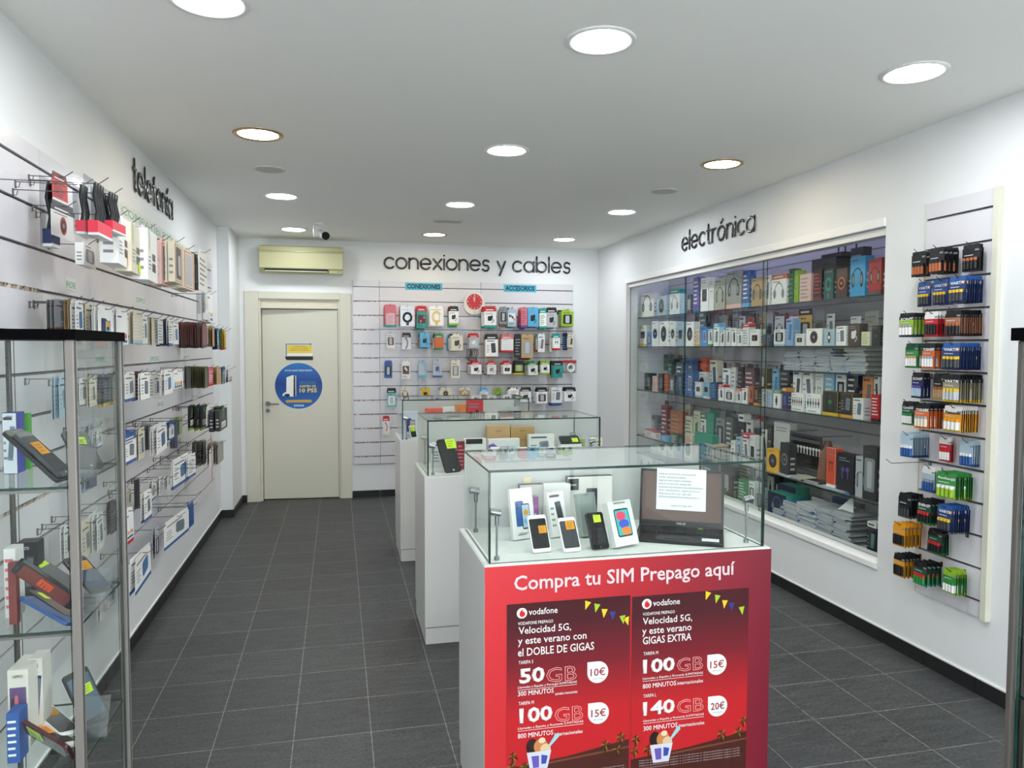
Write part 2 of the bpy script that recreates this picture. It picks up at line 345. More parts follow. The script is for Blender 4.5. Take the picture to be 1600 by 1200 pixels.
slat_panel('slatwall_panel', 'near white slatwall panel on the left wall, mostly empty, behind the glass tower', 1.2, 3.14, 2.362, .366, 'L', LG)
slat_panel('slatwall_panel', 'long white slatwall panel in the middle of the left wall', 3.142, 5.80, 2.362, .366, 'L', LG)
slat_panel('slatwall_panel', 'farthest slatwall panel of the left wall, beside the white column', 5.802, 7.06, 2.362, .366, 'L', LG)
slat_panel('slatwall_panel', 'narrow empty slatwall strip on the back wall beside the door', .165, .443, 2.35, .366, 'B')
slat_panel('slatwall_panel', 'left wide slatwall panel of the back wall, under the round clock', .445, 1.556, 2.342, .366, 'B')
slat_panel('slatwall_panel', 'right wide slatwall panel of the back wall near the corner', 1.558, 2.63, 2.35, .366, 'B')
rp = slat_panel('slatwall_panel', 'narrow tall slatwall panel of the battery rack on the right wall', 2.835, 3.238, 2.36, .37, 'R')
m = MB(); m.box(XR-.028, XR, 2.803, 2.834, .362, 2.362, 'door'); m.box(XR-.022, XR, 3.239, 3.246, .37, 2.36, 'door')
tr = m.build('edge_strip', rp, .001); tr.matrix_parent_inverse = (Matrix.Translation(rp.location)@rp.rotation_euler.to_matrix().to_4x4()).inverted()

# ------------------------------------------------------------------ wall lettering (rounded monoline letters)
def arc(cx, cy, r, a0, a1, n=14, ry=None): return [(cx+r*math.cos(math.radians(a0+(a1-a0)*k/n)), cy+(ry or r)*math.sin(math.radians(a0+(a1-a0)*k/n))) for k in range(n+1)]
GL = {
 'c': (.88, [arc(.5, .5, .5, 45, 315)]), 'o': (1.0, [arc(.5, .5, .5, 0, 360, 24)]),
 'n': (.84, [[(0, 0), (0, 1)], arc(.42, .58, .42, 180, 0)+[(.84, 0)]]),
 'e': (1.0, [[(.03, .5), (1, .5)]+arc(.5, .5, .5, 0, 318, 20)]),
 'x': (.8, [[(0, 0), (.8, 1)], [(0, 1), (.8, 0)]]), 'i': (0, [[(0, 0), (0, 1)], [(0, 1.34), (0, 1.36)]]),
 's': (.62, [[(.62, .9)]+arc(.32, .75, .27, 60, 230, 8)+[(.35, .5)]+arc(.32, .26, .29, 60, -130, 10)+[(0, .12)]]),
 'y': (.84, [[(0, 1), (.44, .1)], [(.84, 1), (.22, -.5)]]), 'a': (1.0, [arc(.5, .5, .5, 0, 360, 24), [(1, 1), (1, 0)]]),
 'b': (1.0, [arc(.5, .5, .5, 0, 360, 24), [(0, 1.5), (0, 0)]]), 'l': (0, [[(0, 1.5), (0, 0)]]),
 't': (.55, [[(.25, 1.45), (.25, .25)]+arc(.5, .25, .25, 180, 270, 6), [(0, 1), (.55, 1)]]),
 'f': (.5, [[(.2, 0), (.2, 1.2)]+arc(.47, 1.2, .27, 180, 100, 6), [(0, .95), (.5, .95)]]),
 'r': (.5, [[(0, 0), (0, 1)], [(0, .6)]+arc(.42, .58, .42, 150, 80, 6)]),
 'ó': (1.0, [arc(.5, .5, .5, 0, 360, 24), [(.45, 1.25), (.7, 1.5)]]), 'í': (0, [[(0, 0), (0, 1)], [(0, 1.25), (.22, 1.5)]]), ' ': (.35, [])}
def sign(word, P0, P1, xh, nrm, label):
    """word from P0 to P1 (3D points on the wall) with x-height xh"""
    tot = sum(GL[c][0] for c in word); n = len(word)-1
    d = P1-P0; L = d.length; d.normalize(); gap = (L/xh-tot)/n
    o = thing('wall_sign', label, 'sign', P0); x = 0
    for ch in word:
        w, strokes = GL[ch]
        if strokes:
            m = MB()
            for s_ in strokes:
                if len(s_) == 2 and s_[0][0] == s_[1][0] and abs(s_[0][1]-s_[1][1]) < .05:
                    s_ = [s_[0], s_[1]]
                pts = [d*((x+p[0])*xh)+Vector((0, 0, p[1]*xh))+nrm*.008 for p in s_]
                sw = xh*.1; t0 = (pts[0]-pts[1]).normalized(); t1 = (pts[-1]-pts[-2]).normalized()
                pts = [pts[0]+t0*sw*.8]+pts+[pts[-1]+t1*sw*.8]
                vs = len(m.v); m.tube(pts, [sw*.45]+[sw]*(len(pts)-2)+[sw*.45], 'letter', 8)
                for i in range(vs, len(m.v)):
                    v = Vector(m.v[i]); off = (v.dot(nrm)-.008); m.v[i] = tuple(v-nrm*off*.55)
            m.build('letter', o)
        x += w+gap
    return o
mm, nn, bb_ = newmat('glossy_black_letter'); bb_.inputs['Base Color'].default_value = rgb('16171a'); bb_.inputs['Roughness'].default_value = .16; bb_.inputs['Coat Weight'].default_value = .5; MATS['letter'] = mm
zc = 2.485
sign('conexiones', Vector((.50, YB, zc)), Vector((1.647, YB, zc)), .112, Vector((0, -1, 0)), 'black rounded lettering conexiones high on the back wall')
sign('y', Vector((1.75, YB, zc)), Vector((1.83, YB, zc)), .112, Vector((0, -1, 0)), 'black rounded letter y between the two words on the back wall') if False else None
sy = thing('wall_sign', 'single black letter y between the two longer words on the back wall', 'sign', (1.745, YB, zc))
m = MB()
for s_ in GL['y'][1]: 
    pts = [Vector((p[0]*.112, -.008, p[1]*.112)) for p in s_]; m.tube(pts, .0112, 'letter', 8)
m.build('letter', sy)
sign('cables', Vector((1.925, YB, zc)), Vector((2.59, YB, zc)), .112, Vector((0, -1, 0)), 'black rounded lettering cables at the right of the back wall')
sign('telefonía', Vector((XL, 4.53, 2.50)), Vector((XL, 5.53, 2.50)), .115, Vector((1, 0, 0)), 'black rounded lettering telefonía high on the left wall')
sign('electrónica', Vector((XR, 6.03, 2.475)), Vector((XR, 4.87, 2.475)), .105, Vector((-1, 0, 0)), 'black rounded lettering electrónica on the right wall above the showcase')

# ------------------------------------------------------------------ ceiling fittings
def downlight(x, y, kind, label):
    t = thing('downlight', label, 'ceiling light', (x, y, ZC), group='round recessed downlights in the ceiling')
    m = MB(); n = 40
    prof = [(.103, -.001), (.108, -.006), (.124, -.007), (.130, -.003), (.130, .0)]
    rg = [[(r*math.cos(2*PI*k/n), r*math.sin(2*PI*k/n), z) for k in range(n)] for r, z in prof]
    m.raw([p for g in rg for p in g], [(i*n+k, i*n+(k+1) % n, (i+1)*n+(k+1) % n, (i+1)*n+k) for i in range(len(prof)-1) for k in range(n)], 'tn:metal' if kind == 'warm' else 'e6e6e4:satin', True)
    m.build('trim_ring', t)
    m = MB(); m.face([(.104*math.cos(-2*PI*k/n), .104*math.sin(-2*PI*k/n), -.002) for k in range(n)], kind); m.build('diffuser', t)
CX = [('left', -.402), ('middle', .954), ('right', 2.312)]
RY = [('nearest', 2.655), ('second', 4.225), ('third', 5.888), ('farthest', 7.505)]
for rn, y in RY:
    for cn, x in CX:
        kd = 'warm' if (rn, cn) in (('second', 'left'), ('second', 'right'), ('farthest', 'middle')) else 'cool'
        downlight(x, y, kd, f'{"warm bronze-rimmed" if kd=="warm" else "cool white"} round downlight in the {cn} column, {rn} visible ceiling row')
for y in (1.05, -.5):  # rows added out of view to give the room more light
    for cn, x in CX: downlight(x, y, 'cool', f'added unseen cool white downlight above the viewer, {cn} column, {"first" if y>0 else "second"} row behind')
for x, y, w_ in ((-.41, 5.02, 'left'), (2.3, 5.03, 'right')):
    m = MB(); m.cyl((0, 0, 0), (0, 0, -.005), .098, 'd0d0cc', 32); o = m.build('ceiling_speaker', None, 0, (x, y, ZC)); tag(o, f'flat unlit round ceiling speaker in the {w_} part of the ceiling', 'ceiling speaker')
    m = MB(); m.cyl((0, 0, -.005), (0, 0, -.007), .082, 'c4c4be:matte', 32); g = m.build('grille', o)
m = MB(); m.box(-.125, .125, -.07, .07, -.006, 0, 'c4c4c0')
for k in range(5): m.box(-.11, .11, -.055+k*.023, -.043+k*.023, -.009, -.006, '9a9a94')
o = m.build('ceiling_vent', None, .001, (.972, 6.68, ZC)); tag(o, 'small rectangular air vent grille in the ceiling before the back wall', 'vent')
sc = thing('security_camera', 'white and black bullet security camera under the ceiling near the back wall', 'camera', (-.15, 7.10, ZC))
m = MB(); m.cyl((0, 0, 0), (0, 0, -.012), .045, 'w', 20); m.tube([(0, 0, -.01), (0, 0, -.09)], .012, 'w', 10); m.build('mount', sc)
m = MB(); m.cyl((-.03, .01, -.02), (-.03, .01, -.12), .028, 'w:satin', 20); m.cyl((.005, .0, -.09), (.05, -.12, -.125), .034, 'w:satin', 20); m.build('housing', sc)
m = MB(); m.cyl((.05, -.12, -.125), (.056, -.137, -.13), .036, 'k:gloss', 20); m.build('lens', sc)

# ------------------------------------------------------------------ air conditioner
ac = thing('air_conditioner', 'yellowed cream wall air conditioner above the door', 'air conditioner', (-.355, YB, 2.395))
m = MB(); AC = 'b6b389:satin'; hw = .415
prof = [(0, 0), (-.13, .0), (-.185, .045), (-.195, .2), (-.18, .265), (-.10, .282), (0, .282)]
m.raw([(-hw, p[0], p[1]) for p in prof]+[(hw, p[0], p[1]) for p in prof], [(i, i+1, 8+i, 7+i) for i in range(6)], AC); m.face([(-hw, p[0], p[1]) for p in prof][::-1], AC); m.face([(hw, p[0], p[1]) for p in prof], AC)
m.build('casing', ac, .004)
m = MB(); m.box(-hw-.003, hw+.003, -.199, -.17, .205, .225, '9c9a74:satin'); m.build('front_lip', ac, .002)
m = MB(); m.box(-hw+.05, hw-.15, -.181, -.12, .012, .04, 'k:matte'); m.build('air_outlet', ac)
m = MB(); m.box(-hw+.055, hw-.155, -.19, -.17, .01, .018, 'c4c2a4:satin'); m.build('louvre', ac)
m = MB(); m.box(hw-.14, hw-.005, -.186, -.16, .0, .03, 'a8a67e:satin'); m.box(hw-.05, hw-.03, -.188, -.18, .015, .02, 'k'); m.build('control_cover', ac)

# ------------------------------------------------------------------ clock
ck = thing('wall_clock', 'round cream wall clock with red face on the back slatwall', 'clock', (1.477, YB-.03, 2.125))
m = MB(); m.prism(rr(.235, .255, .11, 0, -.135, 10), -.028, .008, 'e4e0d4:satin'); m.build('case', ck, .003)
m = MB(); m.prism(circ(0, .01, .087, None, 36), -.031, -.027, 'c81e28:satin'); m.build('dial', ck)
m = MB()
for k in range(12):
    a = k*PI/6; r0, r1 = .066, .078; s_, c_ = math.sin(a), math.cos(a); t = .0022 if k % 3 else .004
    m.flat([(s_*r0-c_*t, .01+c_*r0+s_*t), (s_*r0+c_*t, .01+c_*r0-s_*t), (s_*r1+c_*t, .01+c_*r1-s_*t), (s_*r1-c_*t, .01+c_*r1+s_*t)][::-1], -.0315, 'ww')
m.build('hour_marks', ck)
m = MB(); m.box(-.003, .003, -.0335, -.032, .01, .062, 'ww', Matrix.Rotation(-.15, 4, 'Y')); m.build('hour_hand', ck)
m = MB(); m.box(-.002, .002, -.0345, -.034, .01, .078, 'ww', Matrix.Rotation(.06, 4, 'Y')); m.build('minute_hand', ck)
m = MB(); m.flat(circ(0, -.105, .011), -.0285, 'a03030'); m.flat(circ(0, -.105, .008), -.029, 'w'); m.build('setting_dial', ck)

for s_, a, b, lb in (('CONEXIONES', (633, 440), (691, 454), 'pale blue paper strip lettered CONEXIONES atop the back slatwall'), ('ACCESORIOS', (787, 443), (838, 457), 'pale blue paper strip lettered ACCESORIOS atop the back slatwall')):
    p = at(*a, 'Y', YB-.021); q = at(*b, 'Y', YB-.021); w = q.x-p.x; h = p.z-q.z-.01
    m = MB(); m.box(0, w, -.0008, 0, 0, h, '5cb8d4:paper'); o = m.build('paper_sign', None, 0, (p.x, YB-.0205, q.z)); tag(o, lb, 'sign')
    text(s_, '0c2030', .02, -.0014, .014, w-.04, h-.026, o, .035)
print('shell done')
# ------------------------------------------------------------------ packages
def d(c, default='w'): return default if c in ('-', '') else c
def art(m, kind, w, h, y, z0, ac, rnd):
    """printed picture on the front (local, facing -y); area w x h starting at height z0"""
    cz = z0+h*.5
    def lines(x0, x1, za, zb, n, c):
        for k in range(n):
            z = za+(zb-za)*(k+.3)/n; e = x1-(x1-x0)*rnd.uniform(0, .45); m.rect(x0, e, z, z+(zb-za)/n*.35, y, c)
    if kind == 'phone':
        a = rnd.choice((-.08, .08, .12)); pw = w*.36; ph = h*.56
        R = lambda pts, a=a: [(x*math.cos(a)-(z-cz)*math.sin(a)+w*.12, cz+x*math.sin(a)+(z-cz)*math.cos(a)) for x, z in pts]
        m.flat(R(rr(pw, ph, pw*.15, 0, cz-ph*.5)), y, ac); m.flat(R(rr(pw*.84, ph*.86, pw*.08, 0, cz-ph*.43)), y-.0002, {'k': 'dg', 'b': '4a7cac', 'nv': '3a5c8c'}.get(ac, '6c7884'))
        lines(-w*.42, -w*.16, z0+h*.2, z0+h*.7, 4, 'gy'); m.rect(-w*.4, w*.2, z0+h*.88, z0+h*.93, y, 'dg')
    elif kind == 'phones':
        for k, (cx, c1, c2) in enumerate(((-w*.13, ac, ac), (w*.13, 'k', 'o'))):
            pw = w*.36; ph = h*.5; zz = cz-ph*.5-k*h*.06; m.flat(rr(pw, ph, pw*.14, cx, zz), y-.0002*k, c1); 
            if k: m.flat(rr(pw*.86, ph*.9, pw*.1, cx, zz+ph*.05), y-.0004, 'pb'); m.flat(circ(cx, zz+ph*.65, pw*.3), y-.0006, 'on'); m.flat(circ(cx-pw*.05, zz+ph*.3, pw*.26), y-.0006, 'sb')
            else: m.flat(circ(cx-pw*.24, zz+ph*.85, pw*.11, n=8), y-.0003, 'k'); m.flat(circ(cx-pw*.24, zz+ph*.72, pw*.11, n=8), y-.0003, 'k')
        lines(-w*.3, w*.3, z0+h*.06, z0+h*.12, 1, 'gy')
    elif kind == 'cable':
        r = min(w, h)*.36; arc_ribbon(m, 0, cz, r*.82, r, .4, 5.6, y, ac, 18, 1.2); arc_ribbon(m, 0, cz, r*.55, r*.7, 0, 2*PI, y, ac, 16, 1.3)
        m.rect(-w*.08, w*.06, z0+h*.04, z0+h*.2, y-.0002, ac); lines(-w*.4, w*.4, z0+h*.88, z0+h*.95, 1, 'gy')
    elif kind == 'plug':
        m.flat(rr(w*.34, h*.34, w*.08, -w*.05, cz-h*.18), y, ac); m.flat(rr(w*.16, h*.2, w*.03, w*.12, cz), y-.0002, ac)
        m.tube([(w*.1, y-.001, cz), (w*.3, y-.001, cz-h*.15), (w*.12, y-.001, cz-h*.32)], min(w, h)*.03, ac, 5, False); lines(-w*.4, w*.3, z0+h*.76, z0+h*.92, 2, 'gy')
    elif kind == 'head':
        r = w*.3; arc_ribbon(m, 0, cz+h*.02, r*.84, r, 0, PI, y, ac, 16, 1.15)
        for s in (-1, 1): m.flat(circ(s*r*.95, cz-h*.08, r*.34, h*.19, 16), y-.0002, ac); m.flat(circ(s*r*.9, cz-h*.08, r*.2, h*.12, 12), y-.0004, 'gy')
        lines(-w*.42, w*.1, z0+h*.87, z0+h*.95, 1, 'dg')
    elif kind == 'buds':
        for s in (-1, 1):
            m.flat(circ(s*w*.13, cz+h*.1, w*.1, None, 12), y, ac); m.flat(rr(w*.06, h*.24, w*.03, s*w*.15, cz-h*.14), y-.0002, ac)
        lines(-w*.38, w*.38, z0+h*.8, z0+h*.92, 2, 'gy')
    elif kind == 'speaker':
        r = min(w, h)*.33; m.flat(circ(0, cz, r, r*1.1, 20), y, ac); m.flat(circ(0, cz, r*.72, r*.8, 18), y-.0002, 'dg' if ac == 'k' else 'k'); m.flat(circ(0, cz, r*.3, None, 12), y-.0004, 'gy'); lines(-w*.4, w*.2, z0+h*.88, z0+h*.95, 1, 'dg')
    elif kind == 'cam':
        m.flat(rr(w*.6, h*.36, w*.06, 0, cz-h*.2), y, 'k'); m.flat(circ(0, cz-h*.02, w*.15, None, 14), y-.0002, 'dg'); m.flat(circ(0, cz-h*.02, w*.07, None, 10), y-.0004, ac); lines(-w*.4, w*.3, z0+h*.82, z0+h*.94, 2, 'gy')
    elif kind == 'watch':
        m.flat(rr(w*.18, h*.66, w*.04, 0, cz-h*.33), y, 'dg'); m.flat(rr(w*.34, h*.3, w*.07, 0, cz-h*.15), y-.0002, 'k'); m.flat(rr(w*.24, h*.2, w*.04, 0, cz-h*.1), y-.0004, ac)
    elif kind == 'watches':
        for k, c in enumerate(('k', 'nv', 'g', 'mg', 'k')):
            x = -w*.36+k*w*.18; a = (k-2)*.12; m.flat(rr(w*.05, h*.5, w*.02, x, cz-h*.22), y, c); m.flat(rr(w*.12, h*.16, w*.03, x, cz-h*.06), y-.0002, c)
        lines(-w*.4, w*.4, z0+h*.05, z0+h*.13, 1, 'dg'); lines(-w*.42, -w*.1, z0+h*.86, z0+h*.93, 1, 'r')
    elif kind == 'panel':
        m.rect(-w*.5, w*.5, z0, z0+h, y, ac); art(m, 'head', w*.8, h*.8, y-.0004, z0+h*.1, '4a5c9c', rnd)
    elif kind == 'window':
        m.flat(rr(w*.72, h*.62, w*.1, 0, cz-h*.34), y, ac); m.flat(rr(w*.34, h*.5, w*.08, 0, cz-h*.28), y-.0002, 'lgy'); lines(-w*.36, w*.3, z0+h*.84, z0+h*.94, 1, 'dg')
    elif kind == 'photo':
        m.flat(rr(w*.8, h*.5, w*.03, 0, z0+h*.28), y, ac)
        for k in range(4): m.flat(circ(-w*.25+k*w*.17, z0+h*rnd.uniform(.4, .65), w*.1, h*.09, 8), y-.0002*(k+1), rnd.choice(('gy', 'dg', 'w', 'sb', 'pk')))
        lines(-w*.4, w*.3, z0+h*.08, z0+h*.2, 2, 'dg')
    elif kind == 'icons':
        for k, c in enumerate(('sb', 'on', 'y', 'r')): m.flat(circ(-w*.3+k*w*.2, z0+h*.28, w*.07, None, 10), y, c)
        m.rect(-w*.4, w*.4, z0+h*.06, z0+h*.15, y, 'b'); m.rect(-w*.4, -w*.05, z0+h*.88, z0+h*.93, y, 'b')
    elif kind == 'swirl':
        arc_ribbon(m, -w*.3, cz, w*.35, w*.5, -1, 1.1, y, ac, 10, 1.6); lines(-w*.3, w*.3, z0+h*.8, z0+h*.92, 2, 'gy')
    elif kind == 'leaf':
        q = min(w, h*.5); arc_ribbon(m, -w*.45, cz+h*.28, q*.36, q*.46, -.9, 1.2, y, 'b8d49c', 10, 1.2); arc_ribbon(m, -w*.45, cz+h*.28, q*.26, q*.3, -.9, 1.2, y, '8cb890', 10, 1.2)
        m.flat(rr(w*.3, h*.14, .003, w*.12, z0+h*.42), y, 'br'); m.flat(rr(w*.34, h*.17, .003, w*.12, z0+h*.2), y, 'dg'); lines(-w*.4, -w*.1, z0+h*.2, z0+h*.5, 4, 'gy')
    elif kind == 'frame':
        for a, b, c_, e in ((-.42, -.38, .04, .96), (.38, .42, .04, .96)): m.rect(w*a, w*b, z0+h*c_, z0+h*e, y, 'r')
        m.rect(-w*.42, w*.42, z0+h*.04, z0+h*.055, y, 'r'); m.rect(-w*.42, w*.42, z0+h*.945, z0+h*.96, y, 'r')
        m.flat(rr(w*.62, h*.8, w*.06, 0, z0+h*.1), y, ac); m.flat(rr(w*.3, h*.5, w*.05, w*.08, z0+h*.2), y-.0003, 'lgy')
    elif kind == 'label':
        m.flat(rr(w*.55, h*.3, .002, 0, z0+h*.1), y, 'ww'); lines(-w*.22, w*.22, z0+h*.12, z0+h*.36, 3, 'k'); m.flat(circ(0, z0+h*.86, w*.13, None, 12), y, ac); lines(-w*.2, w*.2, z0+h*.5, z0+h*.76, 5, 'gy')
    elif kind in ('batt', 'none'): pass
    else: lines(-w*.4, w*.4, z0+h*.1, z0+h*.9, 6, ac)
PK = {}
def pkg(spec, w, h, dep, hang=True):
    """spec: 'type main header foot art artcolour' -> (body mesh, picture mesh); width on x, front facing -y, hung meshes reach down from 0"""
    w = max(round(w/.004)*.004, .02); h = max(round(h/.004)*.004, .024); key = (spec, w, h, dep, hang)
    if key in PK: return PK[key]
    ty, main, hd, ft, ak, ac = spec.split(); rnd = random.Random(spec+str(w)); m = MB(); zb = -h if hang else 0; zt = zb+h
    hf = .17 if hd != '-' else 0; ff = .12 if ft != '-' else 0
    tab = 0
    if ty in ('card', 'box') and hang:
        tab = min(.022, h*.14); m.prism(rr(w*(.9 if ty == 'card' else .5), tab+.004, .006, 0, zt-tab-.004), -.0006, .0006, d(hd, main)); m.flat(rr(.018, .004, .0018, 0, zt-tab*.6), -.0009, 'dg'); zt -= tab
    H_ = zt-zb
    if ty == 'bag':
        m.prism(rr(w, h, .008, 0, zb), -.001, .0002, 'clear', R=None)
        m.rect(-w*.5, w*.5, zt-h*.2, zt-.003, -.0014, d(hd, 'w')) if hd != '-' else None
        body = m.mesh('package'); p = MB(); r = min(w*.32, h*.3)
        if ak == 'coil':
            for k in range(4): p.tube([(r*(1-.09*k)*math.cos(a), -dep*.5+(k % 2)*.004, zb+h*.42+r*(1-.09*k)*1.1*math.sin(a)) for a in [2*PI*q/18 for q in range(18)]], .0035, ac, 6, False, True)
            p.box(-.01, .012, -dep*.5-.006, -.002, zb+.01, zb+.045, main)
        else:  # long folded cable with a boxed plug
            for k in range(3): x = -w*.18+k*w*.14; p.tube([(x, -dep*.4, zb+h*.24), (x+.014, -dep*.5, zb+h*.45), (x-.012, -dep*.45, zb+h*.7), (x+.012, -dep*.4, zb+h*.92)], .0075, ac, 6)
            p.box(-w*.36, w*.36, -dep*.9, -.002, zb+h*.05, zb+h*.26, main); p.box(-w*.36, w*.36, -dep*.92, -.002, zb+.003, zb+h*.06, 'w')
        PK[key] = (body, p.mesh('cable' if ak == 'coil' else 'boxed_plug'), 'coiled_cable' if ak == 'coil' else 'boxed_cable'); return PK[key]
    t = dep if ty == 'box' else .0014
    y0, y1 = -t*.5, t*.5
    segs = []
    z = zb
    if ff: segs.append((z, z+H_*ff, ft)); z += H_*ff
    segs.append((z, zt-H_*hf, main))
    if hf: segs.append((zt-H_*hf, zt, hd))
    for a, b, c in segs: m.box(-w/2, w/2, y0, y1, a, b, c)
    p = MB(); pn = 'printed_picture'
    if ak == 'batt':
        n = 4 if w < .085 else 4; bw = w*.8/n; bh = min(H_*.5, bw*4); z0 = zb+H_*.1
        for k in range(n):
            x = -w*.4+bw*(k+.5); c1, c2 = ac.split('/') if '/' in ac else (ac, 'sil:metal')
            p.cyl((x, y0-bw*.44, z0), (x, y0-bw*.44, z0+bh*.72), bw*.42, c1, 8); p.cyl((x, y0-bw*.44, z0+bh*.72), (x, y0-bw*.44, z0+bh*.96), bw*.42, c2, 8)
        p.rect(w*.2, w*.42, zt-H_*.13, zt-H_*.05, y0-.0005, 'on' if 'dg/y' in ac else 'gy'); p.rect(w*.44, w*.498, zb, zt, y0-.0006, '101216'); p.rect(-w*.4, w*.1, zt-H_*.32, zt-H_*.28, y0-.0005, 'lgy')  # dark right-edge strip paints the shaded gap between queued cards
        pn = 'battery_row'
    elif ak in ('blister',):
        p.prism(rr(w*.8, H_*.6, w*.12, 0, zb+H_*.08), y0-.014, y0, 'clear'); p.prism(rr(w*.42, H_*.46, w*.08, 0, zb+H_*.14), y0-.012, y0, ac); pn = 'blister'
    else: art(p, ak, w, H_*(1-hf-ff), y0-.0006, zb+H_*ff, ac, rnd)
    if hd != '-' and ak != 'batt': p.rect(-w*.36, w*.28, zt-H_*hf*.65, zt-H_*hf*.35, y0-.0006, 'w' if hd not in ('w', 'ww', 'cr') else 'dg')
    if ty == 'box':  # printing on the narrow sides
        q = 'gy' if main in ('w', 'ww', 'cr', 'pb', 'lgy') else 'lgy'
        for k in range(3):
            zz = zb+H_*(.2+.16*k)
            for s in (-1, 1): 
                a = [(s*(w/2+.0005), -s*t*.3, zz), (s*(w/2+.0005), s*t*.25, zz), (s*(w/2+.0005), s*t*.25, zz+H_*.06), (s*(w/2+.0005), -s*t*.3, zz+H_*.06)]
                p.face(a, q)
    PK[key] = (m.mesh('package', .0012 if ty == 'box' else 0), p.mesh(pn), pn); return PK[key]
def put(pk, name, loc, rz, label, cat, group=None, tx=0, ty=0):
    o = ob(name, pk[0], None, loc, (tx, ty, rz)); tag(o, label, cat, group)
    if pk[1].polygons: ob(pk[2], pk[1], o)
    return o
HK = {}
def hook(L, T, side, label, col='6e6c6a:metal', group=None):
    """wire hook; T = point on the panel face, side gives the direction"""
    key = (round(L, 2), col)
    if key not in HK:
        m = MB(); r = .0017; m.tube([(0, 0, 0), (0, -L+.03, .0), (0, -L, .022)], r, col, 6); m.box(-.005, .005, -.003, 0, -.022, .004, col); m.tube([(0, -.002, -.018), (0, -.012, -.018), (0, -.016, -.002)], r*.9, col, 5)
        HK[key] = m.mesh('hook')
    o = ob('display_hook', HK[key], None, T, (0, 0, {'B': 0, 'L': PI/2, 'R': -PI/2}[side])); return tag(o, label, 'hook', group)
CATS = {'card': 'blister pack', 'box': 'box', 'bag': 'bag'}
def pile(side, px0, px1, py0, py1, reach, n, spec, words, where, step=None, hk=True, name=None, wname=None, jit=1, fix=None, hz=None, note=None, hl=None, alt=None, dp=None):
    ax, face, sg, rz = {'B': ('Y', YB-.02, -1, 0), 'L': ('X', XL+.02, 1, PI/2), 'R': ('X', XR-.02, -1, -PI/2)}[side]
    v = face+sg*reach; pc = (py0+py1)/2
    a = at(px0, pc, ax, v); b = at(px1, pc, ax, v); zt = at((px0+px1)/2, py0, ax, v).z; zb = at((px0+px1)/2, py1, ax, v).z
    w = abs(b.x-a.x) if side == 'B' else abs(b.y-a.y); mid = (a.x+b.x)/2 if side == 'B' else (a.y+b.y)/2
    if fix: w = fix[0]; zb = zt-fix[1]
    ty = spec.split()[0]; dep = {'card': .012, 'box': .026, 'bag': .035}[ty]
    if ty == 'box' and w > .11: dep = .04
    if side == 'L' and ty == 'box': dep = .03
    if dp: dep = dp
    pk = pkg(spec, w, zt-zb, dep); name = name or {'card': ('screen_protector' if spec.split()[4] in ('none', 'lines') else 'phone_case_pack') if side == 'L' else 'blister_pack', 'box': 'boxed_accessory', 'bag': 'bagged_cable'}[ty]
    step = step or {'card': .013, 'box': dep+.004, 'bag': .03}[ty]
    n = max(1, min(n, int(reach/step)+0 or 1)); g = None
    wn = where
    for k in range(n):
        q = reach-k*step; j = (random.uniform(-1, 1)*.007*jit if k else 0)
        c = face+sg*q; loc = (mid+j, c, zt) if side == 'B' else (c, mid+j, zt)
        loc = (loc[0], loc[1], loc[2]-(random.uniform(0, .006) if k else 0))
        lab = f'{words}, front of {wn}' if k == 0 else f'{words}, behind front of {wn}'
        if n == 1: lab = f'{words}, on {wn}'
        if alt and k >= max(1, n//2):
            sp2, wd2 = random.choice(alt)
            if sp2.split()[0] == 'card': put(pkg(sp2, w*random.uniform(.85, 1.1), (zt-zb)*random.uniform(.9, 1.1), dep), 'blister_pack', (loc[0]+random.uniform(-.014, .006), loc[1], loc[2]), rz, f'{wd2}, behind front of {wn}', CATS['card'], f'{wd2} behind the front one of {wn}'); continue
        o = put(pk, name, loc, rz+math.radians(random.uniform(-4, 4)*jit), lab, CATS[ty], None if k == 0 else f'{words} behind the front one of {wn}', 0, random.uniform(-.02, .02)*jit)
        if note and k == 0:
            m = MB(); s_ = .045; x, z = w*.22, -(zt-zb)*.86; m.raw([(x-s_/2, -dep/2-.002, z-s_/2), (x+s_/2, -dep/2-.002, z-s_/2), (x+s_/2, -dep/2-.001, z+s_/2), (x-s_/2, -dep/2-.001, z+s_/2)], [(0, 1, 2, 3)], note+':paper'); m.build('price_note', o)
    if hk:
        hzv = zt-.011; L = (hl or reach+.045); T = (mid, face, hzv) if side == 'B' else (face, mid, hzv)
        hook(L, T, side, f'wire display hook carrying {wn}')
    return mid, zt, w, v

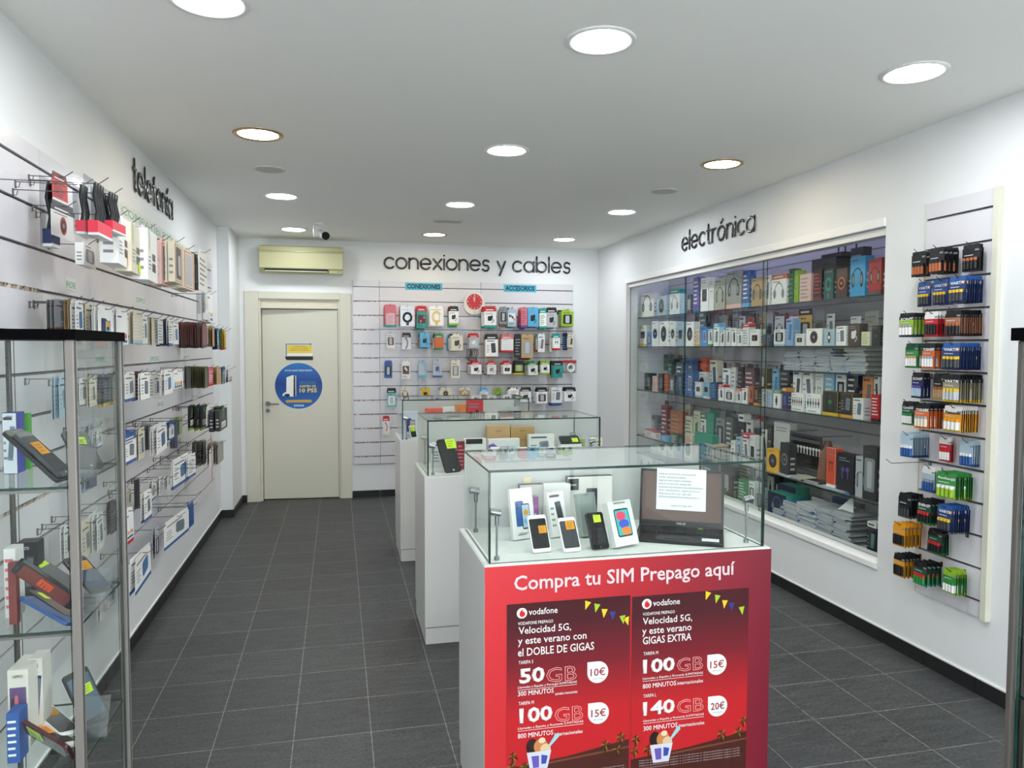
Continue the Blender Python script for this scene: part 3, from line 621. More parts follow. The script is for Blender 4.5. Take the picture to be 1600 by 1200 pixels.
# ---- back wall: (px0,px1,py0,py1,n,spec,words)
def bw(x0, x1, y0, y1): return 580+x0/4.444, 580+x1/4.444, 380+y0/4.444, 380+y1/4.444
BACK = {'top row': [
 (95, 172, 425, 580, 2, 'card pk - t blister r', 'red and teal clear blister'), (203, 300, 432, 575, 2, 'bag dg - - coil k', 'round coil of black cable'),
 (318, 385, 435, 590, 4, 'card t r - photo dr', 'teal and red card'), (405, 500, 437, 572, 3, 'card ww - - cable y', 'white card with yellow cable'),
 (542, 606, 437, 570, 3, 'card ww k lg plug k', 'white card with black plugs'), (785, 868, 437, 585, 4, 'card ww r t plug k', 'white card with red heading'),
 (893, 945, 442, 575, 3, 'card gy - br window k', 'grey clear pack with camera'), (945, 1005, 446, 578, 2, 'box pb - - photo w', 'white and pale blue box'),
 (1040, 1082, 445, 585, 4, 'card pk - pu lines mg', 'pink and purple card'), (1086, 1160, 445, 580, 3, 'card sb - - plug k', 'sky blue card with black holder'),
 (1170, 1215, 450, 590, 3, 'card ww t t lines g', 'white and green card'), (1218, 1288, 446, 585, 3, 'card lgy k - plug k', 'pale card with black adapters'),
 (1318, 1402, 460, 578, 4, 'box lg - - window k', 'lime green box with black gadgets')],
 'second row': [
 (105, 163, 620, 735, 1, 'box w - cr window br', 'small white box with window'), (215, 276, 622, 735, 1, 'card ww k - swirl gy', 'white card with black heading'),
 (340, 405, 620, 722, 4, 'card sb - - plug k', 'sky blue card with black plug'), (442, 502, 626, 735, 4, 'card o g g cable o', 'orange and green card'),
 (552, 635, 627, 747, 3, 'box cr - - plug dg', 'cream box with dark plug'), (680, 746, 625, 725, 2, 'card lgy r - plug w', 'clear pack with red heading'),
 (795, 880, 630, 785, 3, 'card ww k - phone k', 'white card with black phone'), (905, 988, 632, 757, 4, 'card w pk r cable w', 'white and red card'),
 (995, 1040, 630, 795, 2, 'card k - - lines gy', 'tall black card'), (1045, 1125, 632, 795, 4, 'card tn - - window sil', 'kraft card with grey gadget'),
 (1160, 1206, 628, 757, 3, 'card w - - phone mg', 'white card with magenta gadget'), (1262, 1312, 626, 742, 3, 'card ww t r buds nv', 'white card with teal heading'),
 (1330, 1362, 622, 742, 1, 'card nv - - lines sb', 'navy blue card'), (1368, 1404, 630, 722, 2, 'card cr - - phone k', 'cream card with black gadget')],
 'third row': [
 (92, 146, 815, 937, 1, 'card b - - window k', 'blue card with black gadget'), (212, 268, 812, 942, 1, 'box w - - photo br', 'white box with brown pictures'),
 (326, 386, 815, 930, 1, 'card pb - sb lines w', 'pale blue clear pack'), (430, 490, 812, 930, 2, 'card lgy - b plug b', 'silver and blue clear pack'),
 (556, 618, 812, 937, 2, 'card cr - - window gy', 'cream pack with grey gadget'), (690, 764, 815, 910, 3, 'box ww r - plug k', 'white box with red heading'),
 (805, 868, 815, 912, 4, 'box w r - plug gy', 'white box with red cap'), (912, 972, 815, 910, 4, 'box ww r - cam gy', 'white box with red top'),
 (990, 1062, 815, 912, 2, 'card k - y window lg', 'black and yellow card'), (1086, 1154, 818, 917, 3, 'box w g - plug k', 'white box with green heading'),
 (1180, 1238, 816, 908, 3, 'card ww lg lg plug k', 'white card with green edge'), (1262, 1330, 816, 932, 3, 'card t k - plug k', 'teal and black card'),
 (1340, 1425, 812, 902, 2, 'bag w r - coil ww', 'clear pack of white cable')],
 'fourth row': [
 (108, 174, 1005, 1140, 1, 'card 6ab8b8 k - window w', 'teal card with black top'), (205, 265, 1005, 1075, 1, 'card cr - - head k', 'cream pack with black oval'),
 (345, 408, 1003, 1075, 2, 'card y - - plug k', 'yellow card'), (480, 555, 1003, 1075, 2, 'card cr - - speaker tn', 'rounded clear beige pack'),
 (615, 686, 1003, 1075, 2, 'card tn cr - cable w', 'beige pack with white disc'), (762, 810, 1003, 1095, 2, 'card w sb - lines gy', 'white card with teal edge'),
 (848, 910, 1005, 1075, 1, 'card lg - - head g', 'clear green pack'), (955, 1022, 1003, 1080, 2, 'box ww - - lines gy', 'plain white box'),
 (1036, 1110, 1000, 1102, 2, 'card w k - plug k', 'white card with black header'), (1150, 1222, 1000, 1112, 3, 'card ww k - window dg', 'white card with dark window'),
 (1252, 1325, 1000, 1122, 4, 'card w - b phone dg', 'white card with phone picture'), (1345, 1420, 1000, 1097, 2, 'card ww k - plug k', 'white pack with black charger')]}
for row, items in BACK.items():
    for i, (x0, x1, y0, y1, n, spec, words) in enumerate(items):
        a = bw(x0, x1, y0, y1); reach = .22 if n > 1 else .1
        pile('B', *a, reach, n*2 if n > 1 else 1, spec, words, f'{ORD[i]} pile, {row}, back wall', .022 if spec[:3] != 'box' else None, alt=[(t[5], t[6]) for t in items if abs(items.index(t)-i) < 4])
pile('B', 598, 608.5, 650, 680, .1, 1, 'card w r cr swirl pk', 'white pack with red heart', 'lone low hook at the left, back wall')
# hanging bundle of black leads
m = MB()
for k in range(9):
    x = -.06+k*.014; m.tube([(x, -.01*(k % 3), 0), (x+.012*math.sin(k), -.02, -.05), (x-.01, -.012, -.1), (x+.01*math.cos(k), -.02, -.13)], .004, 'k', 6)
p = at(738, 545, 'Y', YB-.16); o = m.build('cable_bundle', None, 0, p); tag(o, 'loose bundle of black cables hanging below the clear red-headed pack', 'cable')
# ragged tape bits stay off: thin price rails on the narrow strip
# ---- battery rack on the right wall: rows of three hooks
BAT = [
 (2.123, [(3.18, 1430, 2, 'k k k batt cp/k', 'black and copper large battery pack', .088), (3.03, 1458, 4, 'k k k batt cp/k', 'black and copper large battery pack', .092), (2.90, 1511, 3, 'k k k batt k/cp', 'black and copper large battery pack', .095)], .125),
 (1.975, [(3.18, 1441, 1, '22448c b nv batt dg/y', 'blue battery card', .086), (3.04, 1466, 2, '22448c b nv batt dg/y', 'blue battery card', .09), (2.90, 1492, 7, '1e3874 b nv batt dg/y', 'blue battery card', .1)], .125),
 (1.819, [(3.21, 1414, 5, 'lg k nv batt w/sil', 'green and black battery card', .1), (3.06, 1453, 4, 'r w r batt k/k', 'red and white battery card', .085), (2.90, 1487, 11, '9c6a50 k 2a1a1a batt k/cp', 'copper and black battery card', .09)], .12),
 (1.667, [(3.19, 1425, 2, 'g dgn g batt w/tn', 'green rechargeable battery card', .09), (3.05, 1450, 4, 'o k o batt w/sil', 'orange and black battery card', .09), (2.90, 1486, 10, '1e3874 b nv batt dg/y', 'blue battery card', .1)], .125),
 (1.52, [(3.17, 1434, 3, 'nv k nv batt pb/pu', 'navy battery card', .075), (3.05, 1468, 3, 'k k tn batt tn/cp', 'black and tan battery card', .075), (2.90, 1488, 12, '8a8674 k y batt lgy/y', 'yellow and black battery card', .1)], .128),
 (1.373, [(3.21, 1420, 2, 'dgn k g batt w/g', 'dark green battery card', .085), (3.06, 1443, 6, 'o k o batt cr/sil', 'orange battery card', .095), (2.91, 1491, 8, 'on w y batt w/on', 'white and yellow battery card', .11)], .122),
 (1.21, [(3.21, 1420, 9, 'pb pb b batt b/w', 'clear blue battery blister', .09), (3.04, 1480, 2, 'r w r batt w/r', 'red battery card', .075), (2.90, 1514, 6, 'pb pb b batt b/w', 'clear blue battery blister', .085)], .12),
 (1.058, [(3.09, 1456, 3, 'pb w b batt b/sil', 'clear blue rechargeable blister', .085), (2.93, 1485, 7, 'g g lg batt lg/w', 'bright green battery card', .115)], .125),
 (.902, [(3.21, 1420, 5, 'k k br batt dg/k', 'black battery card', .09), (3.07, 1451, 4, 'dgn k g batt k/r', 'dark green battery card with red tips', .09), (2.93, 1483, 8, '1e3874 b nv batt dg/y', 'blue battery card', .095)], .125),
 (.752, [(3.21, 1413, 5, 'on on on batt k/k', 'yellow battery card', .09), (3.05, 1470, 3, 'dgn k g batt k/r', 'dark green battery card with red tips', .095)], .12),
 (.591, [(3.21, 1414, 5, 'on k on batt k/k', 'yellow and black battery card', .085), (3.07, 1447, 4, 'dgn k t batt g/r', 'green battery pack with red caps', .09), (2.93, 1495, 5, 'g lg lg batt w/g', 'white and green battery card', .085)], .115)]
BRAND = {(1, 0): 'VARTA', (1, 1): 'VARTA', (1, 2): 'VARTA', (2, 0): 'SONY', (3, 1): 'TOSHIBA', (3, 2): 'VARTA', (4, 0): 'SONY', (4, 2): 'VARTA', (5, 0): 'Camelion', (5, 1): 'TOSHIBA', (5, 2): 'Panasonic', (8, 2): 'VARTA', (7, 1): 'Recharge', (8, 1): 'ENERGY'}
for ri, (z, piles, hh) in enumerate(BAT):
    names = ['left', 'middle', 'right'] if len(piles) == 3 else ['left', 'right']
    for ci, (y, pxf, n, spec, words, w) in enumerate(piles):
        py = 600; v = 2.75; 
        dd = _f*CF+_R*(pxf-800)-_U*(at(1460, 600, 'X', 2.8).z*0+590-600); xf = dd.x/dd.y*(y)
        reach = max(.03, min(.30, (XR-.02)-xf)); wh = f'{names[ci]} hook, {ORD[ri]} row, battery rack'
        pk = pkg('card '+spec, w, hh, .012); step = min(.03, (reach-.02)/max(n, 1)) if n > 1 else .03; step = max(step, .011)
        n2 = max(1, min(n, int((reach-.006)/step)+1))
        for k in range(n2):
            o = put(pk, 'battery_card', (XR-.02-reach+k*step, y+(random.uniform(-.003, .003)), z-.012), -PI/2+math.radians(random.uniform(-2, 6)),
                f'{words}, foremost on {wh}' if k == 0 else f'{words}, behind foremost on {wh}', 'battery pack', None if k == 0 else f'{words} queued on {wh}', 0, random.uniform(-.02, .02))
            b = BRAND.get((ri, ci))
            if b and k < 1:
                text(b, 'w' if b != 'Panasonic' else 'k', 0, -.0022, -.038, w*.8, .014, o, .03, 'brand_lettering', halign='c')
            elif b and k < 8 and b == 'VARTA': text('A', 'w', w*.3, -.0022, -.038, .012, .014, o, .03, 'brand_lettering')
        hook(reach+.03, (XR-.02, y, z-.022), 'R', f'wire display hook on the {wh}')
hook(.27, (XR-.02, 3.16, 1.058), 'R', 'empty wire hook poking out left of the clear blue rechargeable blisters')
hook(.2, (XR-.02, 2.92, .752), 'R', 'empty wire hook at right of the tenth battery row')
# ------------------------------------------------------------------ left wall stock
RZ = {'A': 2.14, 'B': 1.835, 'C': 1.53, 'D': 1.225, 'E': .92, 'F': .767, 'G': .615}
RN = {'A': 'top row', 'B': 'second row', 'C': 'third row', 'D': 'fourth row', 'E': 'fifth row', 'F': 'sixth row', 'G': 'lowest row'}
LEFT = {'A': [
 (64, 80, 278, 388, .05, 2, 'bag nv - b plug k', 'tall clear bag of black cable'), (82, 104, 272, 312, .1, 1, 'card r dr - lines k', 'small tilted red pouch'),
 (82, 114, 318, 372, .1, 1, 'card w dg - speaker r', 'white grey pack with red circle'), (110, 138, 284, 370, .2, 1, 'bag e03048 - - plug k', 'clear bag with black cable and red box'),
 (132, 162, 282, 372, .3, 1, 'bag e03048 - - plug k', 'clear bag with red box'), (156, 184, 298, 366, .3, 2, 'bag e03048 - - plug k', 'narrow clear bag with red box'),
 (122, 145, 378, 417, .13, 1, 'box ww - - window gy', 'small white box'),
 (166, 196, 332, 416, .26, 1, 'box ww - - leaf k', 'large white box with green leaf'), (188, 212, 344, 428, .27, 1, 'box cr - - leaf k', 'cream box with green leaf'), (216, 236, 354, 440, .28, 1, 'box ww - - leaf k', 'white box with leaf and photos'),
 (239, 249, 370, 440, .22, 3, 'box pch - - frame dr', 'red-framed window box'), (248, 260, 372, 446, .26, 2, 'box pch - - frame dg', 'red-framed cream box'), (266, 281, 374, 442, .29, 2, 'box cr - - frame dg', 'large red-framed window box'), (284, 297, 386, 452, .3, 2, 'box cr - - frame lgy', 'red-framed white window box'),
 (300, 308, 396, 452, .2, 2, 'card k - - phone gy', 'slanted black frame pack'), (308, 326, 392, 455, .27, 1, 'card ww - - lines gy', 'large white card'), (315, 322, 457, 500, .2, 2, 'bag w - - plug w', 'white bag with blue sticker'), (324, 332, 457, 503, .22, 2, 'card ww - - icons b', 'white card with blue badge')],
'B': [
 (86, 102, 468, 517, .1, 3, 'card gy - br phone lgy', 'grey brown phone screen pack'), (105, 114, 467, 520, .12, 2, 'card tn - - none br', 'tan backed pack'), (116, 132, 470, 522, .15, 2, 'card ww - - phone b', 'white card with blue phone'),
 (134, 148, 474, 525, .15, 2, 'card cr - - phone lgy', 'cream clear pack'), (154, 176, 479, 532, .2, 3, 'card ww - - phones nv', 'white card with two phones'), (181, 200, 483, 538, .2, 2, 'card ww - - icons b', 'white card with coloured dots'),
 (208, 222, 487, 537, .2, 2, 'card cr - pb lines w', 'cream pack with blue edge'), (222, 231, 490, 537, .18, 3, 'card w - - phone gy', 'white card with grey phone'), (236, 243, 494, 538, .17, 3, 'card cr - - none br', 'cream card with dark edges'),
 (247, 254, 497, 537, .18, 3, 'card w - - lines gy', 'thin white card'), (256, 262, 498, 540, .18, 4, 'card nv - - none gy', 'dark navy card'), (263, 270, 500, 540, .2, 2, 'card w - b lines b', 'white card with blue foot'), (271, 278, 502, 538, .2, 1, 'card w - - phone b', 'white card turned aside'),
 (317, 322, 503, 543, .17, 13, 'card 8a5454 - dg none cr', 'reddish brown tempered glass pack'), (323, 328, 507, 541, .16, 2, 'card w - b phone b', 'white and blue slim card'), (331, 336, 509, 541, .19, 4, 'card tn - - none w', 'khaki slim card'),
 (338, 343, 512, 545, .2, 3, 'card b - b lines w', 'bright blue card'), (345, 348, 513, 546, .2, 2, 'card g - o lines y', 'green slim card'), (350, 354, 515, 546, .22, 3, 'card y - o lines r', 'yellow slim card')],
'C': [
 (92, 104, 587, 652, .12, 3, 'card pb - - phone sb', 'pale blue screen pack'), (124, 136, 590, 632, .12, 2, 'card w - - phone gy', 'white pack behind tower glass'), (140, 150, 588, 634, .14, 2, 'card cr - - phone tn', 'cream pack behind tower glass'), (162, 172, 586, 634, .14, 3, 'card dg - y lines gy', 'dark grey pack behind tower glass'), (176, 184, 586, 632, .16, 2, 'card gy - y phone dg', 'grey pack with yellow foot'),
 (193, 213, 581, 627, .17, 3, 'card w - b phone gy', 'white card with grey case'), (216, 221, 580, 625, .14, 3, 'card br - - lines cr', 'brown slim card'), (221, 232, 582, 624, .2, 2, 'card ww - - phone dg', 'white card with dark phone'), (234, 240, 582, 622, .18, 2, 'card w - - lines gy', 'slim white card'),
 (241, 250, 583, 621, .18, 2, 'card w - - phone nv', 'white card with navy phone'), (255, 271, 577, 616, .25, 2, 'card ww - - phone b', 'white card with tall blue phone'), (272, 284, 577, 606, .25, 2, 'card ww - - icons b', 'white card with row of dots'), (291, 297, 572, 607, .16, 2, 'card k - - none gy', 'slim black card'),
 (320, 325, 572, 606, .17, 9, 'card ol - - none tn', 'dark olive slim card'), (327, 332, 573, 603, .17, 2, 'card pk - r lines w', 'pink and red slim card'), (339, 345, 573, 600, .2, 6, 'card tn - - none cr', 'sandy slim card'), (347, 353, 573, 600, .2, 2, 'card w b - lines b', 'white and blue card'), (356, 363, 574, 597, .24, 2, 'card w - - icons k', 'small white card with barcode')],
'D': [
 (194, 212, 673, 725, .2, 3, 'card ww b b phone dg', 'blue-edged white card'), (216, 226, 668, 717, .2, 3, 'card cr - - phone pu', 'cream card with purple print'), (231, 238, 662, 702, .17, 4, 'card gy - - none dg', 'grey slim card'), (243, 262, 662, 706, .22, 3, 'card ww - - phone nv', 'white card with small phone'),
 (264, 272, 658, 687, .2, 2, 'card w b b phone dg', 'small blue-edged white card'), (273, 277, 655, 700, .18, 3, 'card nv - - none gy', 'tall navy card'), (280, 285, 650, 679, .18, 3, 'card 9aa878 - - lines g', 'pale green slim card'), (138, 146, 664, 690, .1, 2, 'card lgy - - window w', 'crumpled clear pack behind glass'), (150, 160, 672, 700, .12, 2, 'card w - b phone gy', 'white pack low behind glass'),
 (296, 304, 633, 671, .18, 2, 'card k - lg label g', 'black card with lime foot'), (306, 313, 632, 671, .19, 2, 'card k - lg label sb', 'black card with blue stripe'), (315, 323, 632, 671, .2, 2, 'card k - lg label g', 'black card with tiny screen'), (324, 334, 634, 667, .24, 1, 'card ww - b phone dg', 'white card with blue spots'), (339, 352, 634, 671, .28, 2, 'box k - - label g', 'black box with white label')],
'E': [
 (273, 293, 712, 757, .25, 2, 'card ww - b phone b', 'large white card with blue foot'), (295, 304, 709, 745, .25, 2, 'card ww - b lines gy', 'white card half hidden'), (304, 307, 688, 732, .17, 1, 'card k - - none gy', 'thin black card'), (317, 323, 688, 725, .18, 7, 'card 74746c - - none w', 'grey clear slim pack'), (325, 335, 700, 727, .24, 1, 'card ww - - swirl r', 'white card with red swirl'), (340, 349, 690, 722, .25, 7, 'card a09c94 - - none dg', 'curled clear grey pack'),
 (197, 206, 762, 792, .15, 2, 'card cr - - phone lgy', 'small cream card'), (214, 218, 748, 795, .15, 2, 'card k - - none gy', 'narrow black card'), (225, 237, 766, 812, .2, 2, 'card ww - b phone gy', 'white card above empty wall'), (236, 244, 750, 780, .17, 2, 'card w - b window dg', 'white card with dark squares'), (248, 254, 745, 773, .17, 2, 'card w - - lines gy', 'thin leaning white card'), (260, 267, 742, 763, .2, 2, 'card w - - phone gy', 'tiny white card'),
 (131, 139, 735, 768, .1, 2, 'card pb - - phone nv', 'blue-tinted pack behind glass'), (141, 150, 738, 762, .12, 2, 'card nv - - none gy', 'navy pack behind glass')],
'F': [
 (195, 208, 794, 850, .2, 2, 'card ww - r icons b', 'tall white card with blue squares'), (100, 111, 820, 872, .1, 2, 'card w - - phone sb', 'white pack low behind glass'), (127, 143, 812, 870, .15, 2, 'card cr - - phone lgy', 'cream pack with curved corners'), (150, 163, 800, 858, .17, 3, 'card w - - phone gy', 'clear white pack behind glass'), (172, 182, 782, 832, .15, 2, 'card dg - - lines gy', 'dark pack behind glass post')],
'G': [
 (208, 238, 860, 914, .25, 2, 'card ww - b phone b', 'large white card with blue foot'), (242, 249, 824, 871, .2, 2, 'card lgy - - window k', 'slim grey clear pack'), (261, 291, 804, 845, .25, 1, 'card ww - b phone gy', 'wide white card with blue foot'), (288, 301, 789, 827, .22, 2, 'card b - - lines nv', 'plain blue card'), (156, 166, 928, 965, .12, 2, 'card w - - phone b', 'dark blue pack behind glass'), (170, 180, 905, 945, .12, 2, 'card lgy - - phone dg', 'clear pack low behind glass')]}
for r, items in LEFT.items():
    items = sorted(items, key=lambda t: t[0])
    for i, (x0, x1, y0, y1, reach, n, spec, words) in enumerate(items):
        if r in 'ADEFG' and not (r == 'A' and x0 < 128):
            p = at((x0+x1)/2, y0, 'Z', RZ[r]-.012); q = p.x-(XL+.02)
            if .03 < q < .36: reach = .5*q+.5*reach
            elif q >= .36: reach = .3
        pile('L', x0, x1, y0, y1, reach, n, spec, words, f'{ORD[i]} hook, {RN[r]}, left wall', hl=None, note={166: 'on', 188: 'lime'}.get(x0) if r == 'A' else None, dp=.06 if ' leaf ' in spec else None)
# a row of long empty hooks over the red-framed boxes and lower down
for (px, py, L, z) in ((165, 313, .26, 2.29), (172, 326, .3, 2.29), (198, 340, .28, 2.29), (232, 355, .3, 2.29), (252, 371, .26, 2.29)): pass
for i, (px, py, L) in enumerate(((208, 700, .3), (230, 735, .3), (250, 722, .28), (262, 716, .26), (205, 775, .28), (212, 786, .3), (228, 758, .3), (240, 742, .28))):
    p = at(px, py, 'X', XL+.02); p.z = min(RZ.values(), key=lambda z: abs(z-p.z)); hook(L, p, 'L', f'{ORD[i]} empty long wire hook among the lower left wall rows')
# handwritten green strips
for i, (s_, a, b, hh) in enumerate((('COMPATIBLE DE PANTALLA', (190, 333), (308, 366), 0.055), ('iPHONE', (103, 450), (118, 451), 0.035), ('OPPO', (213, 472), (226, 475), 0.035), ('HTC', (288, 561), (297, 560), 0.03), ('SAMSUNG', (235, 565), (248, 563), 0.035), ('SAMSUNG', (148, 568), (166, 565), 0.035), ('TCL', (301, 624), (309, 621), 0.03), ('BQ', (247, 636), (255, 634), 0.035), ('LG', (152, 670), (158, 667), 0.04), ('ZTE', (272, 698), (282, 694), 0.035), ('SONY', (170, 762), (183, 757), 0.04), ('LG', (262, 782), (269, 776), 0.035))):
    p = at(*a, 'X', XL+.021); q = at(*b, 'X', XL+.021); w = abs(q.y-p.y); z = (p.z+q.z)/2 if i else p.z
    m = MB(); m.box(-.006, w+.006, -.0006, 0, -.008, hh+.008, 'e2e6e2:paper'); o = m.build('handwritten_label', None, 0, (XL+.0206, p.y, z), (0, 0, PI/2))
    tag(o, ('long handwritten green strip above the leaf boxes, top of the left wall' if i == 0 else f'small pale strip with green handwriting, {ORD[i-1]} small strip of the left wall from top'), 'label')
    text(s_, '2a9a6a', 0, -.001, 0, w, hh*.8, o, .0)

# ------------------------------------------------------------------ display counters
XK, XKr, KD, ZK, ZG = .4527, 1.4825, .5135, .9245, 1.233
KY = [2.3175, 4.0091, 5.6382]
def pane(x0, x1, y0, y1, z0, z1):
    m = MB(); dd = (x1-x0, y1-y0, z1-z0); k = dd.index(min(dd)); cf = [None]*6
    big = {2: (0, 1), 1: (2, 4), 0: (3, 5)}[k]
    m.box(x0, x1, y0, y1, z0, z1, 'edge', None, ['glass' if j in big else 'edge' for j in range(6)]); return m
def counter(i, y, label):
    t = thing('display_counter', label, 'display counter', ((XK+XKr)/2, y+KD/2, 0), group=None)
    inv = (-(XK+XKr)/2, -(y+KD/2))
    def B(m, name, bev=0): o = m.build(name, t, bev); o.location = (inv[0], inv[1], 0); return o
    m = MB(); m.box(XK+.004, XKr-.004, y+.004, y+KD-.004, 0, .088, 'cab'); B(m, 'plinth', .001)
    m = MB(); m.box(XK, XKr, y, y+KD, .094, ZK, 'cab'); m.box(XK+.006, XKr-.006, y+.006, y+KD-.006, .088, .094, 'dg'); B(m, 'cabinet_body', .0015)
    g = .018; tk = .008; x0, x1, ya, yb = XK+g, XKr-g, y+g, y+KD-.012
    m = MB(); m.box(XK+.004, XKr-.004, y+.004, y+KD-.004, ZK, ZK+.003, 'd6dad6'); B(m, 'display_floor')
    zf = ZK+.003
    B(pane(x0, x1, ya, ya+tk, zf, ZG-tk), 'front_glass'); B(pane(x0, x0+tk, ya+tk, yb-tk, zf, ZG-tk), 'side_glass'); B(pane(x1-tk, x1, ya+tk, yb-tk, zf, ZG-tk), 'side_glass')
    B(pane(x0, x1, ya, yb, ZG-tk, ZG), 'top_glass')
    mdx = (x0+x1)/2
    m = MB(); m.box(x0, mdx+.02, yb-.012, yb-.006, zf, ZG-tk-.002, 'c6c8c6:satin'); B(m, 'sliding_door'); m = MB(); m.box(mdx-.02, x1, yb-.005, yb+.001, zf, ZG-tk-.002, 'c6c8c6:satin'); B(m, 'sliding_door')
    for (lx_, ly_, s_) in ((x0+.035, ya+.04, 1), (x0+.035, yb-.06, 1), (x1-.035, ya+.06, -1), (x1-.035, yb-.06, -1)):
        m = MB(); m.cyl((lx_, ly_, zf), (lx_, ly_, zf+.012), .009, 'sil:metal', 12); m.tube([(lx_, ly_, zf), (lx_, ly_, zf+.12)], .0035, 'sil:metal', 8)
        m.cyl((lx_, ly_, zf+.115), (lx_, ly_, zf+.15), .007, 'sil:metal', 10)
        m.cyl((lx_+s_*.012, ly_, zf+.155), (lx_-s_*.022, ly_, zf+.162), .0125, 'sil:metal', 12); B(m, 'spot_lamp')
    return t
c1 = counter(0, KY[0], 'nearest white glass-topped counter, its front covered in red posters')
c2 = counter(1, KY[1], 'middle plain white counter with glass display case')
c3 = counter(2, KY[2], 'farthest plain white counter with glass display case')
# red front panel, colour darker towards the right
K1 = KY[0]
gradmat('redfront', [(0, 'd62c34'), (.35, 'c8262f'), (.75, '96202f'), (1, '7c1a30')], 'X', 0, 1.03, .4)
m = MB(); m.box(.001, XKr-XK-.001, -.003, 0, 0, ZK-.006, 'redfront')
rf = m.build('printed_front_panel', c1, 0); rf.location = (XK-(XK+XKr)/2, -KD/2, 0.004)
def onf(px, py, dy=0): return at(px, py, 'Y', K1-.004-dy)
def ftext(s_, px0, py, px1, h, c='ww', bold=.01, dy=.002, par=None, outline=False):
    """left-bottom at px0,py and right end at px1, on the counter front"""
    a = onf(px0, py, dy); b = onf(px1, py, dy)
    o = text(s_, c, a.x, a.y, a.z, abs(b.x-a.x), h, None, bold, 'lettering', outline=outline)
    if par:
        mw = o.matrix_local.copy(); o.parent = par; o.matrix_local = par_inv(par)@mw
    return o
def par_inv(p):
    M = Matrix.Translation(p.location)@p.rotation_euler.to_matrix().to_4x4()
    q = p.parent
    if q: M = Matrix.Translation(q.location)@q.rotation_euler.to_matrix().to_4x4()@M
    return M.inverted()
tt = text('Compra tu SIM Prepago aquí', 'f0d8dc', onf(803, 925).x-XK, -.0042, onf(803, 925).z-.004-.012, onf(1148, 905).x-onf(803, 925).x, None, rf, .02, 'lettering')
